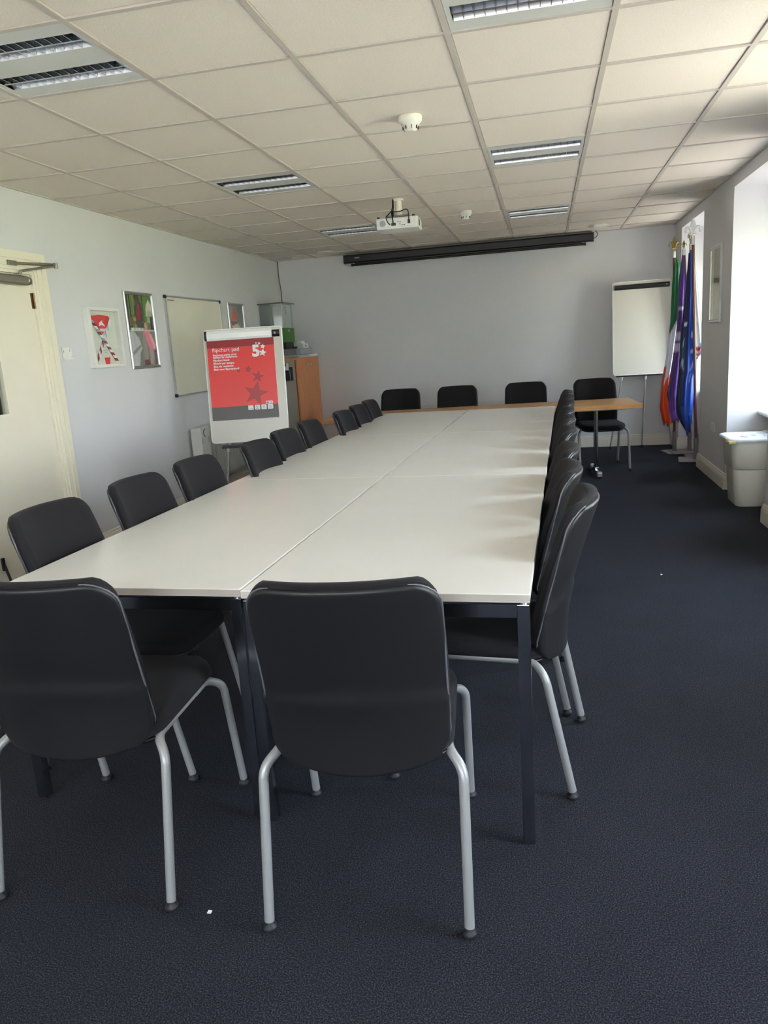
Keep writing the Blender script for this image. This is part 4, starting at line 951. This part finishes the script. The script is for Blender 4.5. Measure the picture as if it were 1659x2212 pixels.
def flag(name, label, rows, colfn, nfold, amp, n=56, nz=60, seed=1, top_round=0.35):
    """cloth hanging from a pole: rows = (z, x_left, x_right, y, depth); colfn(u, z01, z) with u 0 left .. 1 right on the visible side"""
    rs = sorted(rows); R_ = random.Random(seed); ph = [R_.uniform(0, 6.28) for _ in range(4)]
    def at(z):
        if z <= rs[0][0]: return rs[0][1:]
        for a, b in zip(rs, rs[1:]):
            if z <= b[0]:
                t = (z-a[0])/(b[0]-a[0]); return tuple(a[i]+(b[i]-a[i])*t for i in range(1, 5))
        return rs[-1][1:]
    z0, z1 = rs[0][0], rs[-1][0]; vs, cols = [], []
    for j in range(nz+1):
        v = j/nz; z = z0+(z1-z0)*v
        xl, xr, y, dp = at(z)
        for i in range(n):
            a = 2*PI*i/n; u = .5-.5*math.cos(a)          # a 0..pi front (towards camera), pi..2pi back
            s = -math.sin(a)
            fold = math.sin(nfold*PI*u+ph[0]+.5*math.sin(3*v+ph[1]))*amp*min(1, (1-v)*2.2+.15)*math.sin(PI*u)**.5 if 0 < u < 1 else 0
            yy = y+s*dp*.5+fold*(1 if s < 0 else -.6)
            hem = -.03*math.sin(2.3*PI*u+ph[2])*max(0, 1-v*9)
            vs.append((xl+(xr-xl)*u, yy, z+hem)); cols.append(colfn(u, v, z))
    fs = [(j*n+i, j*n+(i+1) % n, (j+1)*n+(i+1) % n, (j+1)*n+i) for j in range(nz) for i in range(n)]
    fs += [tuple(reversed(range(n))), tuple(range(nz*n, (nz+1)*n))]
    me = bpy.data.meshes.new(name); me.from_pydata(vs, [], fs); me.polygons.foreach_set('use_smooth', [True]*len(fs)); me.materials.append(MAT['cloth'])
    ca = me.color_attributes.new('Col', 'FLOAT_COLOR', 'POINT')
    for i, c in enumerate(cols): ca.data[i].color = (*lin(c), 1)
    me.update(); o = obj(name, me, None)
    return tag(o, label, 'flag', 'flags hanging in the far window bay')
def ctri(u, v, z):
    k = z-.25*(u-.3)
    if u < .16 and z < .95: return (222, 62, 24)
    if k > 1.36: return (12, 104, 58)
    if k > .80: return (226, 228, 240)
    return (240, 92, 36)
flag('flag', 'green, white and orange flag hanging at the left of the flags', [(2.07, 1.322, 1.350, 8.64, .03), (2.0, 1.325, 1.395, 8.64, .05), (1.65, 1.310, 1.41, 8.66, .08), (1.42, 1.305, 1.40, 8.66, .10), (1.05, 1.268, 1.360, 8.68, .10), (.79, 1.227, 1.33, 8.68, .10), (.52, 1.212, 1.35, 8.69, .10), (.38, 1.245, 1.37, 8.69, .07), (.34, 1.26, 1.32, 8.69, .04)], ctri, 5, .016, seed=4)
def cpur(u, v, z):
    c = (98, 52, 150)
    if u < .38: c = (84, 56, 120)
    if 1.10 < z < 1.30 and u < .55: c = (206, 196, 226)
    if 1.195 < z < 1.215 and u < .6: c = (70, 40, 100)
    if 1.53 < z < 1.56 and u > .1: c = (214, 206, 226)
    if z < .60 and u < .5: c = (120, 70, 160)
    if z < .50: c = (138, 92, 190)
    return c
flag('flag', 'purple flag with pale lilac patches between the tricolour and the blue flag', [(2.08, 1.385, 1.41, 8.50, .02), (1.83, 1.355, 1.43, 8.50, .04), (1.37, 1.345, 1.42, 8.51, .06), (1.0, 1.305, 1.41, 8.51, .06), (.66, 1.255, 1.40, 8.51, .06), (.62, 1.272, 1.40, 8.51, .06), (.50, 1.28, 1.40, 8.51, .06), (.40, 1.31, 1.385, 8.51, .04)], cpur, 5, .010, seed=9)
def cblu(u, v, z):
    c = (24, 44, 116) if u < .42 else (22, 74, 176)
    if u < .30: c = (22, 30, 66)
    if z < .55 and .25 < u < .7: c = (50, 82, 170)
    for (a, b, w, h) in ((.22, 1.39, .10, .025), (.66, 1.29, .08, .025), (.66, 1.12, .08, .02)):
        if abs(u-a) < w and abs(z-b) < h: c = (206, 216, 236)
    if poly_in(u, z, [(.60, .94), (.80, 1.06), (.80, 1.0), (.66, .90), (.74, .82), (.66, .80)]): c = (140, 170, 220)
    if poly_in(u, z, [(.08, 1.18), (.20, 1.26), (.14, 1.10), (.22, 1.02), (.24, .90), (.12, .98), (.04, .96), (.10, 1.06)]): c = (150, 168, 184)
    if poly_in(u, z, [(.02, 1.04), (.16, 1.04), (.14, 1.20), (.06, 1.18)]): c = (30, 74, 62)
    return c
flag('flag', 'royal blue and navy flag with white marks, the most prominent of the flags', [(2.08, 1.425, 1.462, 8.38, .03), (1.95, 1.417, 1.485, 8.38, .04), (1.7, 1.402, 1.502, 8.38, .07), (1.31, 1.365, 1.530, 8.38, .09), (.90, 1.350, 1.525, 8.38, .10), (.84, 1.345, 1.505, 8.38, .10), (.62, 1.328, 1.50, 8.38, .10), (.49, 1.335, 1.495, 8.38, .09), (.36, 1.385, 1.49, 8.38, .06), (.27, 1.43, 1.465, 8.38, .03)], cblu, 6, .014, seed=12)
def cwht(u, v, z):
    c = (232, 232, 228)
    if z < 1.20 and u > .55: c = (110, 150, 210)
    if z < 1.16 and int(z*60) % 2: c = (170, 60, 60)
    return c
flag('flag', 'white flag with a blue corner, half hidden behind the rightmost pole', [(2.14, 1.455, 1.475, 8.29, .02), (1.9, 1.455, 1.49, 8.30, .03), (1.6, 1.46, 1.525, 8.30, .04), (1.25, 1.47, 1.57, 8.30, .05), (1.14, 1.48, 1.58, 8.30, .05), (1.06, 1.49, 1.54, 8.30, .03)], cwht, 4, .012, seed=5)

# tiny scraps on the carpet
for x, y, lb in ((.62, 4.32, 'tiny white scrap of paper on the carpet at the right of the chairs'), (-.86, 1.50, 'tiny pale scrap on the carpet between the two foreground chairs')):
    tag(obj('paper_scrap', MB().add([(x, y, .003), (x+.012, y+.002, .004), (x+.010, y+.010, .003), (x+.001, y+.008, .005)], [(0, 1, 2, 3)]).prism([(x, y), (x+.01, y), (x+.01, y+.008)], .001, .004), 'paper'), lb, 'paper scrap', 'paper scraps on the carpet')
